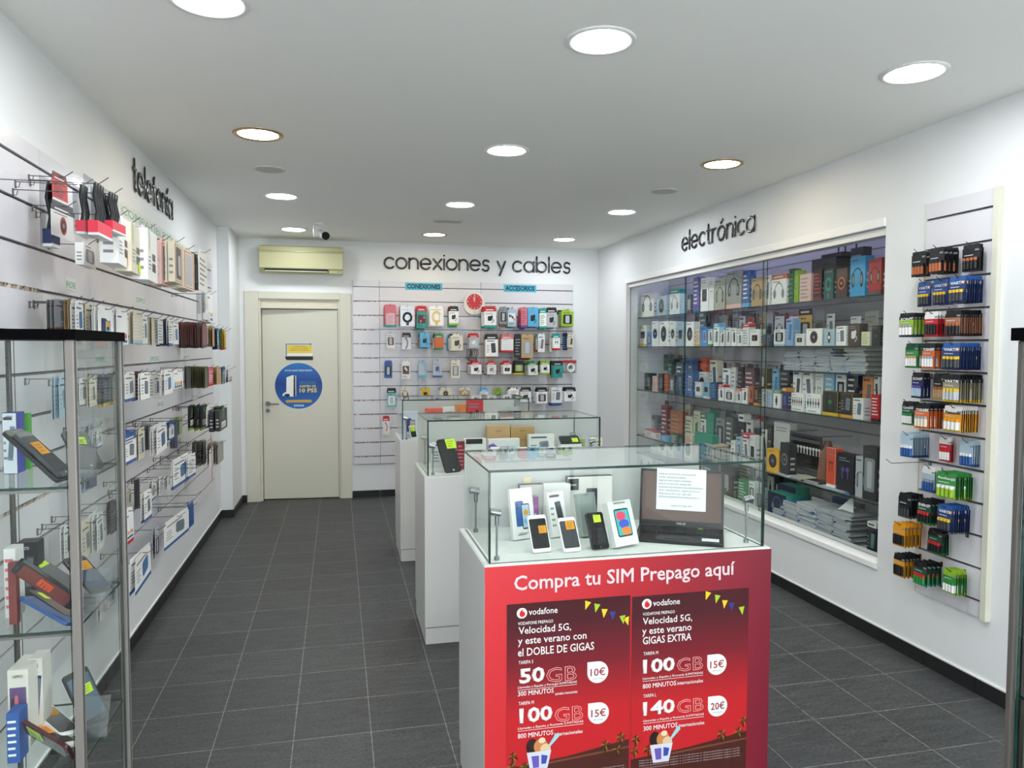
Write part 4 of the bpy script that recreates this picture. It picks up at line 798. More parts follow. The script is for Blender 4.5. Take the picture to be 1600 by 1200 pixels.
# level the line with the counter
gradmat('posterA', [(0, 'c8141e'), (.35, 'c4141e'), (.62, '7c1020'), (.85, '4c0c1a'), (1, '400812')], 'Z', 0, .62, .75)
def poster(px0, px1, pytop, label, lines, items, right=False):
    a = onf(px0, pytop[0]); b = onf(px1, pytop[1]); ztop = (a.z+b.z)/2; x0, x1 = a.x, b.x; w = x1-x0; Hh = .60
    m = MB(); m.box(0, w, -.001, 0, 0, Hh, 'posterA'); o = m.build('promotional_poster', None, 0, (x0, K1-.0035, ztop-Hh)); tag(o, label, 'poster')
    zz = lambda px, py: (onf(px, py).x-x0, onf(px, py).z-(ztop-Hh))
    def tx(s_, pa, pyb, pb, hpx, c='ww', bold=.008, outline=False, y=-.0022):
        X0, Z0 = zz(pa, pyb); X1, _ = zz(pb, pyb); return text(s_, c, X0, y, Z0, X1-X0, hpx/519, o, bold, 'lettering', outline=outline)
    lx0 = lines[0][1]
    # brand disc with comma mark
    px, py = items['logo']; X, Z = zz(px, py); m = MB(); m.flat(circ(X, Z, .0175, None, 24), -.0016, 'ww'); m.flat(circ(X+.001, Z-.003, .0095, None, 20), -.0020, 'e01020'); m.flat([(X-.0085, Z-.001), (X-.006, Z+.006), (X+.004, Z+.0145), (X+.001, Z+.004), (X+.004, Z)][::-1], -.0021, 'e01020'); m.build('logo_disc', o)
    for l in lines: tx(*l)
    for (px, py, s_, s2) in items['drops']:
        X, Z = zz(px, py); r = .037; m = MB()
        pts = circ(X, Z, r, None, 28, -PI, PI/2); pts = [(X-r, Z+r)]+pts; m.flat(pts, -.0016, 'ww'); m.build('price_bubble', o)
        text(s_, 'a01428', X, -.0022, Z-.012, .052, .027, o, .012, halign='c'); text(s2, 'gy', X, -.0022, Z-.024, .036, .005, o, 0, halign='c')
    for px, py, pb in items['rules']:
        X0, Z0 = zz(px, py); X1, _ = zz(pb, py); m = MB(); m.rect(X0, X1, Z0, Z0+.0014, -.0016, 'ww'); m.build('ruled_line', o)
    cols = {'l': 'a8cc30', 'y': 'f0d020', 'b': '2c3c8c'}
    for k, (px, py, c) in enumerate(items['flags']):
        X, Z = zz(px, py+9); X = min(X, w-.012); m = MB(); a_ = -.35+.12*k; R = lambda p: (X+p[0]*math.cos(a_)-p[1]*math.sin(a_), Z+p[0]*math.sin(a_)+p[1]*math.cos(a_))
        m.flat([R((-.011, .012)), R((0, -.018)), R((.011, .012))], -.0016, cols[c]); m.build('bunting_flag', o)
    # beach wood, palms and an ice cup
    zw = zz(px0+10, items['wood'])[1]
    m = MB(); m.flat([(.0, zw-.10), (w, zw-.10), (w, zw+.05), (w*.5, zw+.018), (0, zw)], -.0013, '4c2018'); m.flat([(w*.2, zw-.005), (w, zw+.02), (w, zw+.026), (w*.2, zw+.002)], -.0015, '7c4430'); m.build('beach_picture', o)
    pm = MB()
    rn = random.Random(4)
    for (X, Z, r) in [(w*f, zw+dz, r) for f, dz, r in items['palms']]:
        for k in range(9):
            a_ = k*2*PI/9+.2; q = r*rn.uniform(.8, 1.1)
            pm.flat([(X, Z), (X+q*.55*math.cos(a_-.22), Z+q*.55*math.sin(a_-.22)), (X+q*math.cos(a_), Z+q*math.sin(a_)-r*.15), (X+q*.55*math.cos(a_+.22), Z+q*.55*math.sin(a_+.22))], -.0018-.00002*k, ('3c3c18', '8c7420', '241c10')[k % 3])
        pm.rect(X-.002, X+.002, Z-r*1.3, Z, -.0017, '2c1c10')
    pm.build('palm_picture', o)
    px, py = items['cup']; X, Z = zz(px, py); cm = MB()
    cm.flat(circ(X-.024, Z+.032, .02, .028, 14), -.0019, '2c1814'); cm.flat(circ(X+.006, Z+.03, .024, .026, 14), -.002, 'd08a50'); cm.flat(circ(X+.022, Z+.02, .018, .018, 12), -.0021, 'e8c8a0'); cm.flat(circ(X+.01, Z+.05, .012, .01, 10), -.0022, 'f0d8b8')
    cm.flat([(X-.03, Z-.05), (X+.028, Z-.05), (X+.042, Z+.014), (X-.042, Z+.014)], -.0023, 'dcdcec'); cm.flat([(X-.02, Z-.04), (X+.0, Z-.04), (X+.0, Z), (X-.026, Z)], -.0024, '6c5cb8'); cm.flat([(X+.008, Z-.03), (X+.024, Z-.03), (X+.03, Z-.004), (X+.008, Z+.002)], -.0024, '3c50b0')
    cm.flat([(X+.03, Z+.028), (X+.036, Z+.024), (X+.07, Z+.058), (X+.066, Z+.07), (X+.056, Z+.066)], -.0025, 'a0d4dc'); cm.build('ice_cup_picture', o)
    for k in range(4): tx('Oferta promocional sujeta a condiciones y disponibilidad segun tarifa', items['fine'][0], items['fine'][1]+4*k, items['fine'][2], 2.4, 'd8c8c8', 0)
    return o
poster(792, 985, (942, 933), 'left dark red tariff poster on the counter front, offering 50GB and 100GB', [
 ('vodafone', 826, 961, 871, 11, 'ww', .011), ('VODAFONE PREPAGO', 809, 977, 864, 5.5, 'ww', .01), ('Velocidad 5G,', 810, 993, 892, 14.5, 'ww', .012), ('y este verano con', 809, 1011, 916, 14.5, 'ww', .012), ('el DOBLE DE GIGAS', 809, 1026, 928, 14, 'ww', .014),
 ('TARIFA S', 810, 1038, 833, 6), ('50', 811, 1069, 851, 27, 'ww', .04), ('GB', 853, 1067, 901, 26, 'f0a8a8', 0, True), ('Llamadas a España y Portugal ILIMITADAS', 809, 1077, 901, 5), ('300 MINUTOS', 809, 1088, 865, 8.5, 'ww', .011), ('nacionales e internacionales', 867, 1086, 902, 5),
 ('TARIFA M', 810, 1102, 834, 6), ('100', 811, 1131, 863, 27, 'ww', .04), ('GB', 866, 1129, 911, 26, 'f0a8a8', 0, True), ('Llamadas a España y Rumanía ILIMITADAS', 809, 1141, 911, 5), ('800 MINUTOS', 809, 1154, 864, 8.5, 'ww', .011), ('internacionales', 866, 1150, 910, 6.5)],
 dict(logo=(815.5, 958), drops=[(934, 1050, '10€', 'IVA incluido'), (935, 1114, '15€', 'IVA incluido')], rules=[(809, 1079, 901), (809, 1143, 911)], flags=[(917, 936, 'y'), (932, 940, 'l'), (944, 948, 'y'), (957, 952, 'b'), (973, 958, 'l'), (984, 960, 'y')],
 wood=1200, palms=[(.05, .04, .022), (.04, .005, .024), (.15, .0, .024), (.8, .04, .024), (.93, .06, .022), (.9, .02, .02)], cup=(842, 1180), fine=(910, 1205, 975)))
poster(988, 1170, (932, 919), 'right dark red tariff poster on the counter front, offering 100GB and 140GB', [
 ('vodafone', 1020, 947, 1062, 11, 'ww', .011), ('VODAFONE PREPAGO', 1004, 962, 1054, 5.5, 'ww', .01), ('Velocidad 5G,', 1004, 978, 1081, 14.5, 'ww', .012), ('y este verano', 1003, 995, 1080, 14.5, 'ww', .012), ('GIGAS EXTRA', 1004, 1007, 1080, 13.5, 'ww', .014),
 ('TARIFA M', 1005, 1024, 1028, 6), ('100', 1004, 1053, 1054, 26, 'ww', .04), ('GB', 1057, 1050, 1098, 25, 'f0a8a8', 0, True), ('Llamadas a España y Rumanía ILIMITADAS', 1004, 1063, 1098, 5), ('800 MINUTOS', 1004, 1076, 1056, 8.5, 'ww', .011), ('internacionales', 1058, 1070, 1098, 6.5),
 ('TARIFA L', 1005, 1090, 1025, 6), ('140', 1004, 1119, 1054, 26, 'ww', .04), ('GB', 1057, 1115, 1099, 25, 'f0a8a8', 0, True), ('Llamadas a España y Rumanía ILIMITADAS', 1005, 1129, 1099, 5), ('300 MINUTOS', 1005, 1142, 1058, 8.5, 'ww', .011), ('internacionales', 1060, 1136, 1100, 6.5)],
 dict(logo=(1010.5, 943.5), drops=[(1120, 1038, '15€', 'IVA incluido'), (1121, 1103, '20€', 'IVA incluido')], rules=[(1004, 1065, 1098), (1005, 1131, 1099)], flags=[(1105, 921, 'y'), (1120, 926, 'l'), (1132, 934, 'y'), (1143, 938, 'b'), (1159, 944, 'l')],
 wood=1185, palms=[(.04, .07, .022), (.03, .03, .02), (.15, .03, .022), (.78, .05, .024), (.93, .05, .022), (.97, .09, .02)], cup=(1033, 1168), fine=(998, 1190, 1155)))
# ------------------------------------------------------------------ goods built from corner points
def frame3(bl, br, tl):
    x = (br-bl); w = x.length; x.normalize(); z = tl-bl; z = z-x*z.dot(x); h = z.length; z.normalize(); y = z.cross(x)
    M = Matrix(((x.x, y.x, z.x, 0), (x.y, y.y, z.y, 0), (x.z, y.z, z.z, 0), (0, 0, 0, 1)))
    return Matrix.Translation(bl)@M, w, h
def slab(o, M): o.matrix_world = M; return o
def phone(M, w, h, label, body='k', screen='k:gloss', note=None, npos=(.5, .75), nsz=.45, t=.009, glow=None, group=None, bare=False):
    """phone lying in the frame M: corner at origin, screen facing -y"""
    o = ob('smartphone', None); o.matrix_world = M; tag(o, label, 'phone', group); o.empty_display_size = .02
    m = MB(); m.prism(rr(w, h, min(w, h)*.13, w/2, 0), 0, t, body+':satin'); b = m.build('phone_body', o, .0012)
    m = MB(); m.flat(rr(w*.9, h*(.96 if bare else .8), w*.08, w/2, h*(.02 if bare else .1)), -.0004, screen)
    if glow: m.flat(rr(w*.86, h*.78, w*.05, w/2, h*.11), -.0006, glow)
    m.build('screen', o)
    m = MB(); m.rect(w*.38, w*.62, h*.945, h*.952, -.0008, 'gy'); m.flat(circ(w*.5, h*.05, w*.05, None, 10), -.0008, 'dg' if body in 'k' else 'w'); m.build('speaker_slot', o)
    if note:
        s_ = w*nsz; cx, cz = w*npos[0], h*npos[1]; m = MB(); m.raw([(cx-s_/2, -.0012, cz-s_*.45), (cx+s_/2, -.0012, cz-s_*.45), (cx+s_/2, -.0022, cz+s_*.45), (cx-s_/2, -.0022, cz+s_*.45)], [(0, 1, 2, 3)], note+':paper')
        m.raw([(cx-s_/2, -.0009, cz-s_*.45), (cx+s_/2, -.0009, cz-s_*.45), (cx+s_/2, -.0009, cz+s_*.45), (cx-s_/2, -.0009, cz+s_*.45)], [(3, 2, 1, 0)], note+':paper')
        for k in range(3): m.rect(cx-s_*.35, cx+s_*(.3-.1*k), cz+s_*(.2-.22*k), cz+s_*(.24-.22*k), -.0024, 'dg')
        m.build('price_note', o)
    return o
def retail_box(M, w, h, t, label, main='e2e2e0', ak='phones', ac='b', txt=None, name='phone_box', cat='box', side=None, tc='dg', tz=.9, group=None, th=.007, tw=.5):
    m = MB(); m.box(0, w, 0, t, 0, h, main, None, [side or main]*2+[None, side or main, None, side or main]); o = m.build(name, None, .0012); o.matrix_world = M; tag(o, label, cat, group)
    p = MB(); q = MB(); art(q, ak, w, h, -.0006, 0, ac, random.Random(label))
    for v, f in ((q.v, 0),):
        q.v = [(x+w/2, y, z) for x, y, z in q.v]
    if q.f: q.build('printed_picture', o)
    if txt: text(txt, tc, w/2, -.0009, h*tz, w*tw, th, o, .015, 'box_lettering', halign='c')
    return o
ZF = ZK+.0035
def lean(bl, br, tl, lean_, z=ZF):
    a = at(*bl, 'Z', z); b = at(*br, 'Z', z); c = at(*tl, 'Y', a.y+lean_); return frame3(a, b, c)
def raised(M, t):
    y = M.to_3x3()@Vector((0, 1, 0)); return Matrix.Translation((0, 0, max(0, -y.z*t)))@M
# ---- nearest counter
def phn(bl, br, tl, ln, label, **k):
    M, w, h = lean(bl, br, tl, ln); return phone(raised(M, .009), w, h, label, **k)
def rbx(bl, br, tl, ln, t, label, z=ZF, **k):
    M, w, h = lean(bl, br, tl, ln, z); return retail_box(raised(M, t), w, h, t, label, **k)
phn((833, 866), (862, 863), (820, 808), .055, 'white-rimmed black phone with orange note, leftmost on the nearest counter', body='w', note='on', npos=(.7, .6), nsz=.42)
phn((882, 865), (909, 862), (866, 812), .055, 'white phone with orange note, second from left on the nearest counter', body='ww', screen='dg:gloss', note='on', npos=(.62, .76), nsz=.5)
phn((926, 861), (953, 858), (908, 804), .055, 'black phone with lime note standing before the grey-green box', body='k', note='lime', npos=(.6, .82), nsz=.42, bare=True)
rbx((803, 846), (838, 841), (788, 767), .03, .018, 'white phone box showing two blue phones, leftmost on the nearest counter', ak='phones', ac='b', txt='xiaomi', tz=.1, tc='gy')
rbx((864, 842), (889, 838), (844, 773), .03, .018, 'white phone box with black phone picture, left of the grey-green box', ak='phone', ac='k', txt='SAMSUNG', tz=.9, tc='dg')
rbx((912, 842), (938, 838), (892, 776), .03, .03, 'plain grey-green phone box behind the black phone with lime note', main='7c8a84', ak='none', ac='7c8a84', txt='OPPO', tz=.93, side='98a49e', tw=.25)
rbx((963, 860), (999, 853), (944, 790), .045, .03, 'white phone box with pink blue and orange swirl screen beside the laptop', ak='none', ac='ww', txt='SAMSUNG', tz=.93)
M, w, h = lean((963, 860), (999, 853), (944, 790), .045); M = raised(M, .03)
m = MB(); m.flat(rr(w*.62, h*.62, w*.07, w*.5, h*.2), -.0010, 'k'); m.flat(rr(w*.56, h*.56, w*.05, w*.5, h*.23), -.0012, '4ab8b8'); m.flat(circ(w*.45, h*.66, w*.2, h*.1), -.0014, 'e84868'); m.flat(circ(w*.52, h*.48, w*.22, h*.1), -.0016, '4858c8'); m.flat(circ(w*.56, h*.32, w*.2, h*.09), -.0018, 'f08838')
bx = [o for o in bpy.data.objects if o.name.startswith('phone_box')][-1]; m.build('printed_screen', bx)
yb = K1+KD-.06
def standing(px0, px1, ytop, y, t, label, **k):
    a = at(px0, 700, 'Y', y); b = at(px1, 700, 'Y', y); z1 = at((px0+px1)/2, ytop, 'Y', y).z; z0 = k.pop('z', ZF)
    bl = Vector((a.x, y, z0)); M, w, h = frame3(bl, Vector((b.x, y, z0)), Vector((a.x, y, z1))); return retail_box(M, w, h, t, label, **k)
standing(812, 850, 757, K1+.43, .03, 'grey box with black lid at the back of the nearest counter', main='c0bfba', ak='none', ac='gy', side='k')
standing(850, 892, 757, K1+.42, .04, 'plain white box at the back left of the sony-style lettered box' if False else 'plain white box at the back, left of the long box with black badge', main='e2e2e0', ak='none', ac='w')
standing(830, 842, 777, K1+.385, .03, 'small purple box peeping between two white phone boxes', main='7a3a80', ak='photo', ac='a858a8')
so = standing(887, 958, 744, K1+.435, .03, 'long white box with black lettered badge behind the phones', main='dedad6', ak='none', ac='w', side='k')
m = MB(); m.rect(.002, .046, .145, .19, -.001, 'k'); m.build('black_badge', so); text('SONY', 'w', .007, -.0016, .162, .03, .007, so, .02, 'box_lettering')
m = MB(); m.flat(rr(.045, .12, .004, .10, .03), -.001, '241a38'); m.flat(rr(.03, .06, .003, .10, .05), -.0013, '4a3c98'); m.build('printed_picture', so)
m = MB(); m.box(0, .030, -.0005, 0, 0, .028, 'e8d8b0:paper'); a = at(818, 757, 'Y', K1+KD-.03); o = m.build('paper_note', None, 0, a); tag(o, 'small cream paper note stuck inside the nearest counter back', 'note')
# laptop
P0 = at(990, 846, 'Z', ZF); P1 = at(1131, 856, 'Z', ZF); dx = (P1-P0); LWd = dx.length; dx.normalize(); dy = Vector((-dx.y, dx.x, 0))
lp = ob('laptop', None); lp.matrix_world = Matrix(((dx.x, dy.x, 0, P0.x), (dx.y, dy.y, 0, P0.y), (0, 0, 1, P0.z), (0, 0, 0, 1))); tag(lp, 'open black laptop with paper sheet taped to its screen', 'laptop')
LD = .20; m = MB(); m.raw([(0, 0, .0), (LWd, 0, .0), (LWd, LD, 0), (0, LD, 0), (0, 0, .013), (LWd, 0, .013), (LWd, LD, .019), (0, LD, .019)], [(0, 3, 2, 1), (4, 5, 6, 7), (0, 1, 5, 4), (1, 2, 6, 5), (2, 3, 7, 6), (3, 0, 4, 7)], '1c1d20:satin'); m.build('base', lp, .002)
m = MB()
for r in range(5):
    for k in range(15):
        kw = (LWd-.04)/15; m.box(.02+k*kw+.001, .02+(k+1)*kw-.001, .095+r*.017, .095+r*.017+.0145, .0165+r*.0006, .0195+r*.0006, '2c2d31' if (r, k) != (4, 11) else 'lg')
m.build('keyboard', lp)
m = MB(); m.box(LWd*.34, LWd*.62, .018, .082, .0135, .0152, '26272b'); m.build('touchpad', lp)
m = MB(); m.box(LWd*.76, LWd*.95, .02, .055, .0136, .0152, 'e8e8ea'); m.build('white_sticker', lp)
# lid leaning back
tl = at(970, 730, 'Y', P0.y+LD+.07); Hn = Vector((0, LD, .019)); th = .22; Lh = .215
lid = ob('lid', None, lp); lid.location = Hn; lid.rotation_euler = (-th, 0, 0)
lid2 = MB(); lid2.box(0, LWd, -.003, .003, 0, Lh, '1a1b1e:satin'); bpy.data.objects.remove(lid); lid = lid2.build('lid', lp, .0015); lid.location = Hn; lid.rotation_euler = (-th, 0, 0)
m = MB(); m.box(.009, LWd-.009, -.0045, -.0032, .02, Lh-.009, '6a5450:gloss'); m.build('screen', lid)
text('ASUS', 'lgy', LWd*.5, -.0036, .006, .035, .008, lid, .02, 'lettering', halign='c')
m = MB(); m.box(LWd*.20, LWd*.79, -.0075, -.006, Lh-.155, Lh+.003, 'f2f2f4:paper'); nt = m.build('paper_note', lid)
for k, (s_, f) in enumerate((('NUEVO PORTATIL ASUS E510M', .82), ('INTEL CELERON N4020', .6), ('8GB DE RAM DDR4 2400MHZ', .72), ('DISCO DURO DE 256GB SSD', .72), ('CAMARA DE IMAGEN CON MICROFONO', .98), ('WI-FI Y BLUETOOTH - BLUETOOTH 5.0', .9), ('PANTALLA DE 15.6" LED HD', .72), ('SISTEMA OPERATIVO WINDOWS 11', .92))):
    text(s_, 'dg', LWd*.225, -.0079, Lh-.022-.0125*k, LWd*.54*f, .0065, nt, 0, 'lettering')
text('SUELTO POR 379', 'dg', LWd*.5, -.0079, Lh-.142, LWd*.24, .0065, nt, 0, 'lettering', halign='c')

# ---- middle counter
K2 = KY[1]; K3 = KY[2]
rbx((690, 745), (714, 741), (674, 693), .1, .02, 'white box sheet standing behind the black tablet on the middle counter', ak='none', ac='w') if False else None
standing(674, 713, 692, K2+.30, .03, 'white box with small figure behind the black tablet', main='e2e2e0', ak='phone', ac='gy')
M, w, h = lean((697, 740), (722, 737), (677, 689), .08); phone(raised(M, .012), w, h, 'black folding tablet with lime note on the middle counter', body='1a1b1c', screen='26282a:satin', note='lime', npos=(.78, .84), nsz=.6, t=.012, bare=True)
standing(714, 726, 690, K2+.20, .03, 'dark red box with white lettering, beside the black tablet', main='7a1c2c', ak='lines', ac='pk')
standing(726, 760, 686, K2+.24, .05, 'white box with black device window, right of the dark red box', main='e2e2e0', ak='none', ac='w')
o = [q for q in bpy.data.objects if q.name.startswith('phone_box')][-1]; m = MB(); m.rect(.008, .105, .14, .17, -.001, 'k'); m.build('device_picture', o)
o = standing(761, 797, 665, K2+.40, .05, 'left kraft brown tablet box at the back of the middle counter', main='c4a070', ak='none', ac='tn', txt='SAMSUNG', tc='nv', tz=.84, tw=.25, th=.006); text('GALAXY Tab', '4a3c28', .01, -.001, .12, .08, .01, o, .0)
m = MB(); m.flat([(.05, .04), (.115, .09), (.115, .02), (.06, .01)], -.001, '3a4a6a'); m.build('tablet_picture', o)
o = standing(798, 835, 667, K2+.40, .05, 'right kraft brown tablet box at the back of the middle counter', main='b8945e', ak='none', ac='tn', txt='SAMSUNG', tc='k', tz=.88, tw=.25, th=.006); text('GALAXY Tab', '4a3c28', .02, -.001, .13, .09, .01, o, .0)
o = standing(763, 812, 686, K2+.28, .04, 'white wide box with purple corner before the kraft boxes', main='e2e2e0', ak='none', ac='w'); text('TAB PRO 10.1', 'dg', .075, -.001, .105, .085, .012, o, .02, 'box_lettering')
m = MB(); m.flat([(.0, .125), (.03, .135), (.07, .105), (.0, .105)][::-1], -.001, '7a5cb0'); m.build('purple_print', o)
standing(826, 866, 679, K2+.30, .04, 'white box with slim grey phone picture, centre right of middle counter', main='e2e2e0', ak='phone', ac='gy')
M, w, h = frame3(at(877, 694, 'Y', K2+.25), at(908, 693, 'Y', K2+.25), at(877, 681, 'Y', K2+.31)); 
o = ob('sm', None); bpy.data.objects.remove(o)
q = phone(Matrix.Translation((0, 0, 0))@M, w, h*1.0, 'black phone lying on its side with lime note, middle counter', body='k', note='lime', npos=(.75, .45), nsz=.3)
m = MB(); x0 = at(877, 694, 'Y', K2+.25); m.box(x0.x-.003, x0.x+w+.003, K2+.245, K2+.30, ZF-.0, x0.z-.002, 'w'); o = m.build('display_block', None, .002); tag(o, 'white display block carrying the sideways black phone on middle counter', 'display block')
for k, (px, c, wd) in enumerate(((905, 'lg', 'green and yellow'), (922, 'w', 'small white'), (932, 'cr', 'narrow cream'))):
    standing(px, px+9, 686-k, K2+.36, .03, f'{wd} box at the right end of the middle counter', main=c, ak='lines', ac='dg')
m = MB(); m.flat(circ(.01, .01, .01, None, 10), 0, 'e8e0c0')
# flat small goods lying inside the middle counter, seen through the nearest glass top
FL = [(773, 'ww', 'white with red print', 'plug', 'r'), (786, 'lgy', 'grey picture', 'window', 'dg'), (800, 'pb', 'pale blue', 'photo', 'b'), (817, 'w', 'white with grey print', 'buds', 'gy'), (832, '78b8c8', 'aqua picture', 'photo', 't'), (847, 'pb', 'light', 'lines', 'g'), (862, 'ww', 'white', 'plug', 'k'), (878, 'e8ecd8', 'yellowish', 'phone', 'lg')]
for k, (px, c, wd, ak, ac) in enumerate(FL):
    standing(px-6, px+7, 699, K2+.10+.01*(k % 2), .02, f'{wd} small card, {ORD[k]} from left in the front line of middle counter', main=c, ak=ak, ac=ac, name='small_card')
# ---- farthest counter
standing(630, 653, 643, K3+.12, .02, 'pale phone box with dark blue phones, left in the farthest counter', main='d8dcec', ak='phones', ac='3a3c88')
M, w, h = lean((643, 686), (652, 685), (642, 668), .03); phone(raised(M, .009), w, h*1.15, 'keypad phone with lime note in the farthest counter', body='w', screen='k', note='lime', npos=(.5, .72), nsz=.7)
standing(665, 692, 638, K3+.33, .04, 'flat red-orange box in the farthest counter', main='e8604c', ak='lines', ac='r')
standing(692, 712, 636, K3+.33, .04, 'white box with dark spot beside the red-orange box', main='e2e2e0', ak='none', ac='w', txt='Canon', tc='r', tz=.8, th=.014)
standing(712, 728, 632, K3+.30, .04, 'orange box with black figure in the farthest counter', main='e08030', ak='plug', ac='k')
standing(730, 755, 625, K3+.30, .05, 'red box with black arm picture and white disc, farthest counter', main='d03038', ak='plug', ac='k')
standing(795, 810, 636, K3+.30, .03, 'pale grey small box at the right of farthest counter', main='lgy', ak='lines', ac='gy')

# ------------------------------------------------------------------ glass display towers
def tower(label, x0, x1, y0, y1, extra_profile=None):
    t = thing('display_tower', label, 'glass cabinet', ((x0+x1)/2, (y0+y1)/2, 0)); off = (-(x0+x1)/2, -(y0+y1)/2)
    def B(m, n, bev=0): o = m.build(n, t, bev); o.location = (off[0], off[1], 0); return o
    m = MB(); m.box(x0-.004, x1+.004, y0-.004, y1+.004, 1.643, 1.667, '060607:flat'); B(m, 'top_panel', .001)
    m = MB(); m.box(x0-.004, x1+.004, y0-.004, y1+.004, 0.0, .08, '121214:satin'); B(m, 'base_panel', .001)
    for (px, py, r_, c_) in ((x0+.010, y0+.010, .009, '7e7974'), (x1-.010, y0+.010, .0095, '7e7974'), (x0+.010, y1-.010, .006, '5a5652'), (x1-.010, y1-.010, .0095, '7e7974')):
        m = MB(); m.box(px-r_, px+r_, py-r_, py+r_, .08, 1.643, c_+':satin'); m.box(px+r_-.001, px+r_+.0006, py-.003, py+.003, .08, 1.643, 'dg') if px > (x0+x1)/2 else None; B(m, 'post', .003)
    g = .006
    for n_, b in (('side_glass', (x0+.008, x0+.008+g, y0+.024, y1-.024)), ('side_glass', (x1-.008-g, x1-.008, y0+.024, y1-.024)), ('door_glass', (x0+.024, x1-.024, y0+.008, y0+.008+g)), ('back_glass', (x0+.024, x1-.024, y1-.008-g, y1-.008))):
        B(pane(b[0], b[1], b[2], b[3], .08, 1.643), n_)
    for z in (1.307, .972, .637, .302):
        B(pane(x0+.016, x1-.016, y0+.016, y1-.016, z-.006, z), 'glass_shelf')
        m = MB(); m.box(x0+.02, x1-.02, y0+.014, y0+.018, z-.013, z-.007, '8c8884:metal'); B(m, 'shelf_rail')
    return t
TX0, TX1, TY0, TY1 = -.872, -.581, 1.868, 2.268
tower('glass display tower with black top at the left, holding noted phones', TX0, TX1, TY0, TY1)
t2 = tower('glass display tower with black top, cut off at the right edge', 1.238, 1.53, .775, 1.150)
m = MB(); m.box(1.262, 1.272, 1.131, 1.141, .08, 1.643, '5c5654:metal'); o = m.build('door_profile', t2); o.location = (-(1.238+1.53)/2, -(.775+1.150)/2, 0)
m = MB(); m.box(0, .10, 0, .14, 0, .006, 'lgy'); 
def rigid(bl, br, tl, z, w, h):
    """frame of a phone above shelf height z whose corners are seen at three photo positions"""
    e = Vector((0, 0, EYE)); best = None
    dB = (at(br[0], br[1], 'Y', 2.0)-e).normalized(); dT = (at(tl[0], tl[1], 'Y', 2.0)-e).normalized()
    for k in range(30):
        A = at(bl[0], bl[1], 'Y', TY0+.025+k*.011)
        def hits(d, L):
            t0 = (A-e).dot(d); q = L*L-((A-e).length_squared-t0*t0)
            return [e+d*t0] if q <= 0 else [e+d*(t0+s_*math.sqrt(q)) for s_ in (1, -1)]
        for ws in (.94, 1, 1.06):
            for hs in (.94, 1, 1.06):
                for B_ in hits(dB, w*ws):
                    for T_ in hits(dT, h*hs):
                        x = (B_-A).normalized(); q = (T_-A).normalized(); n = q.cross(x); c = abs(x.dot(q))
                        if n.dot(A-e) < 0: c += 3
                        for P in (A, B_, T_):
                            c += 20*max(0, z-P.z)+8*max(0, TY0+.012-P.y)+8*max(0, P.y-TY1+.012)+8*max(0, TX0+.01-P.x)+8*max(0, P.x-TX1+.008)
                        c += 2*max(0, min(A.z, B_.z)-z-.03)
                        if best is None or c < best[0]: best = (c, A, B_, T_)
    c, A, B_, T_ = best; q = T_-A; h = q.length; q.normalize(); x = B_-A; w = x.length; x = (x-q*x.dot(q)).normalized()
    return frame3(A, A+x*w, A+q*h)
def tphone(bl, br, tl, label, z=None, w=.072, h=.15, **k):
    M, w, h = rigid(bl, br, tl, z, w, h); return phone(M, w, h, label, **k)
S1, S2, S3 = 1.307, .972, .637
# upper shelf
def tbox(px0, px1, ytop, y, t, z, label, **k): return standing(px0, px1, ytop, y, t, label, z=z, **k)
tbox(4, 27, 645, 2.10, .05, S1, 'tall white and blue phone box on the tower upper shelf', main='dfe6ee', ak='phone', ac='6a8ab8', side='2c3ca0', txt='vivo', tz=.92, tw=.5)
tbox(27, 46, 646, 2.17, .02, S1, 'bright green card leaning on the tower upper shelf', main='4aa82c', ak='cable', ac='y')
tphone((97, 744), (117, 738), (23, 677), 'slim phone with orange note slanted on the tower upper shelf', body='dg', screen='2c2e33:gloss', note='on', npos=(.5, .62), nsz=.62, z=S1)
MA = [o_ for o_ in bpy.data.objects if o_.get('label', '').startswith('slim phone with orange')][0].matrix_world.copy(); phone(MA@Matrix.Translation((-.006, .0105, -.004)), .084, .165, 'black phone case under the slanted phone, tower upper shelf', body='k', screen='k')
tphone((124, 731), (162, 726), (95, 674), 'dark grey phone with lime note by the tower post, upper shelf', body='dg', screen='4a4c4e:satin', note='lime', npos=(.55, .72), nsz=.45, z=S1)
# middle shelf
tbox(0, 19, 858, 2.00, .05, S2, 'white box at the left edge of the tower middle shelf', main='e2e2e0', ak='lines', ac='pk')
tbox(20, 53, 848, 2.12, .05, S2, 'black phone box behind the noted phones, tower middle shelf', main='17181a', ak='phone', ac='dg', txt='ZTE', tc='w', tz=.88, tw=.25)
tphone((112, 925), (130, 913), (33, 873), 'dark grey phone with lime note, topmost on tower middle shelf', body='dg', screen='444648:satin', note='lime', npos=(.55, .8), nsz=.65, z=S2)
tphone((108, 954), (128, 940), (14, 892), 'reddish brown phone case with orange-red note, tower middle shelf', body='k', screen='8c4438:satin', note='f06030', npos=(.55, .5), nsz=.5, z=S2)
tphone((105, 973), (116, 964), (30, 931), 'blue edged phone below the reddish case, tower middle shelf', body='2a5490', screen='2a5490', z=S2)
tphone((103, 962), (116, 954), (40, 920), 'thin dark phone with small lime tag, tower middle shelf', body='k', screen='5a3a34', note='lime', npos=(.5, .75), nsz=.5, z=S2)
tphone((7, 932, 1.96), (20, 950, 1.97), (3, 895, 1.97), 'folded dark red wallet case at the tower middle shelf', body='6a2a2a', screen='5a2426') if False else tbox(6, 19, 880, 1.95, .02, S2, 'folded dark red wallet case in front of the white box', main='7a3432', ak='none', ac='dr')
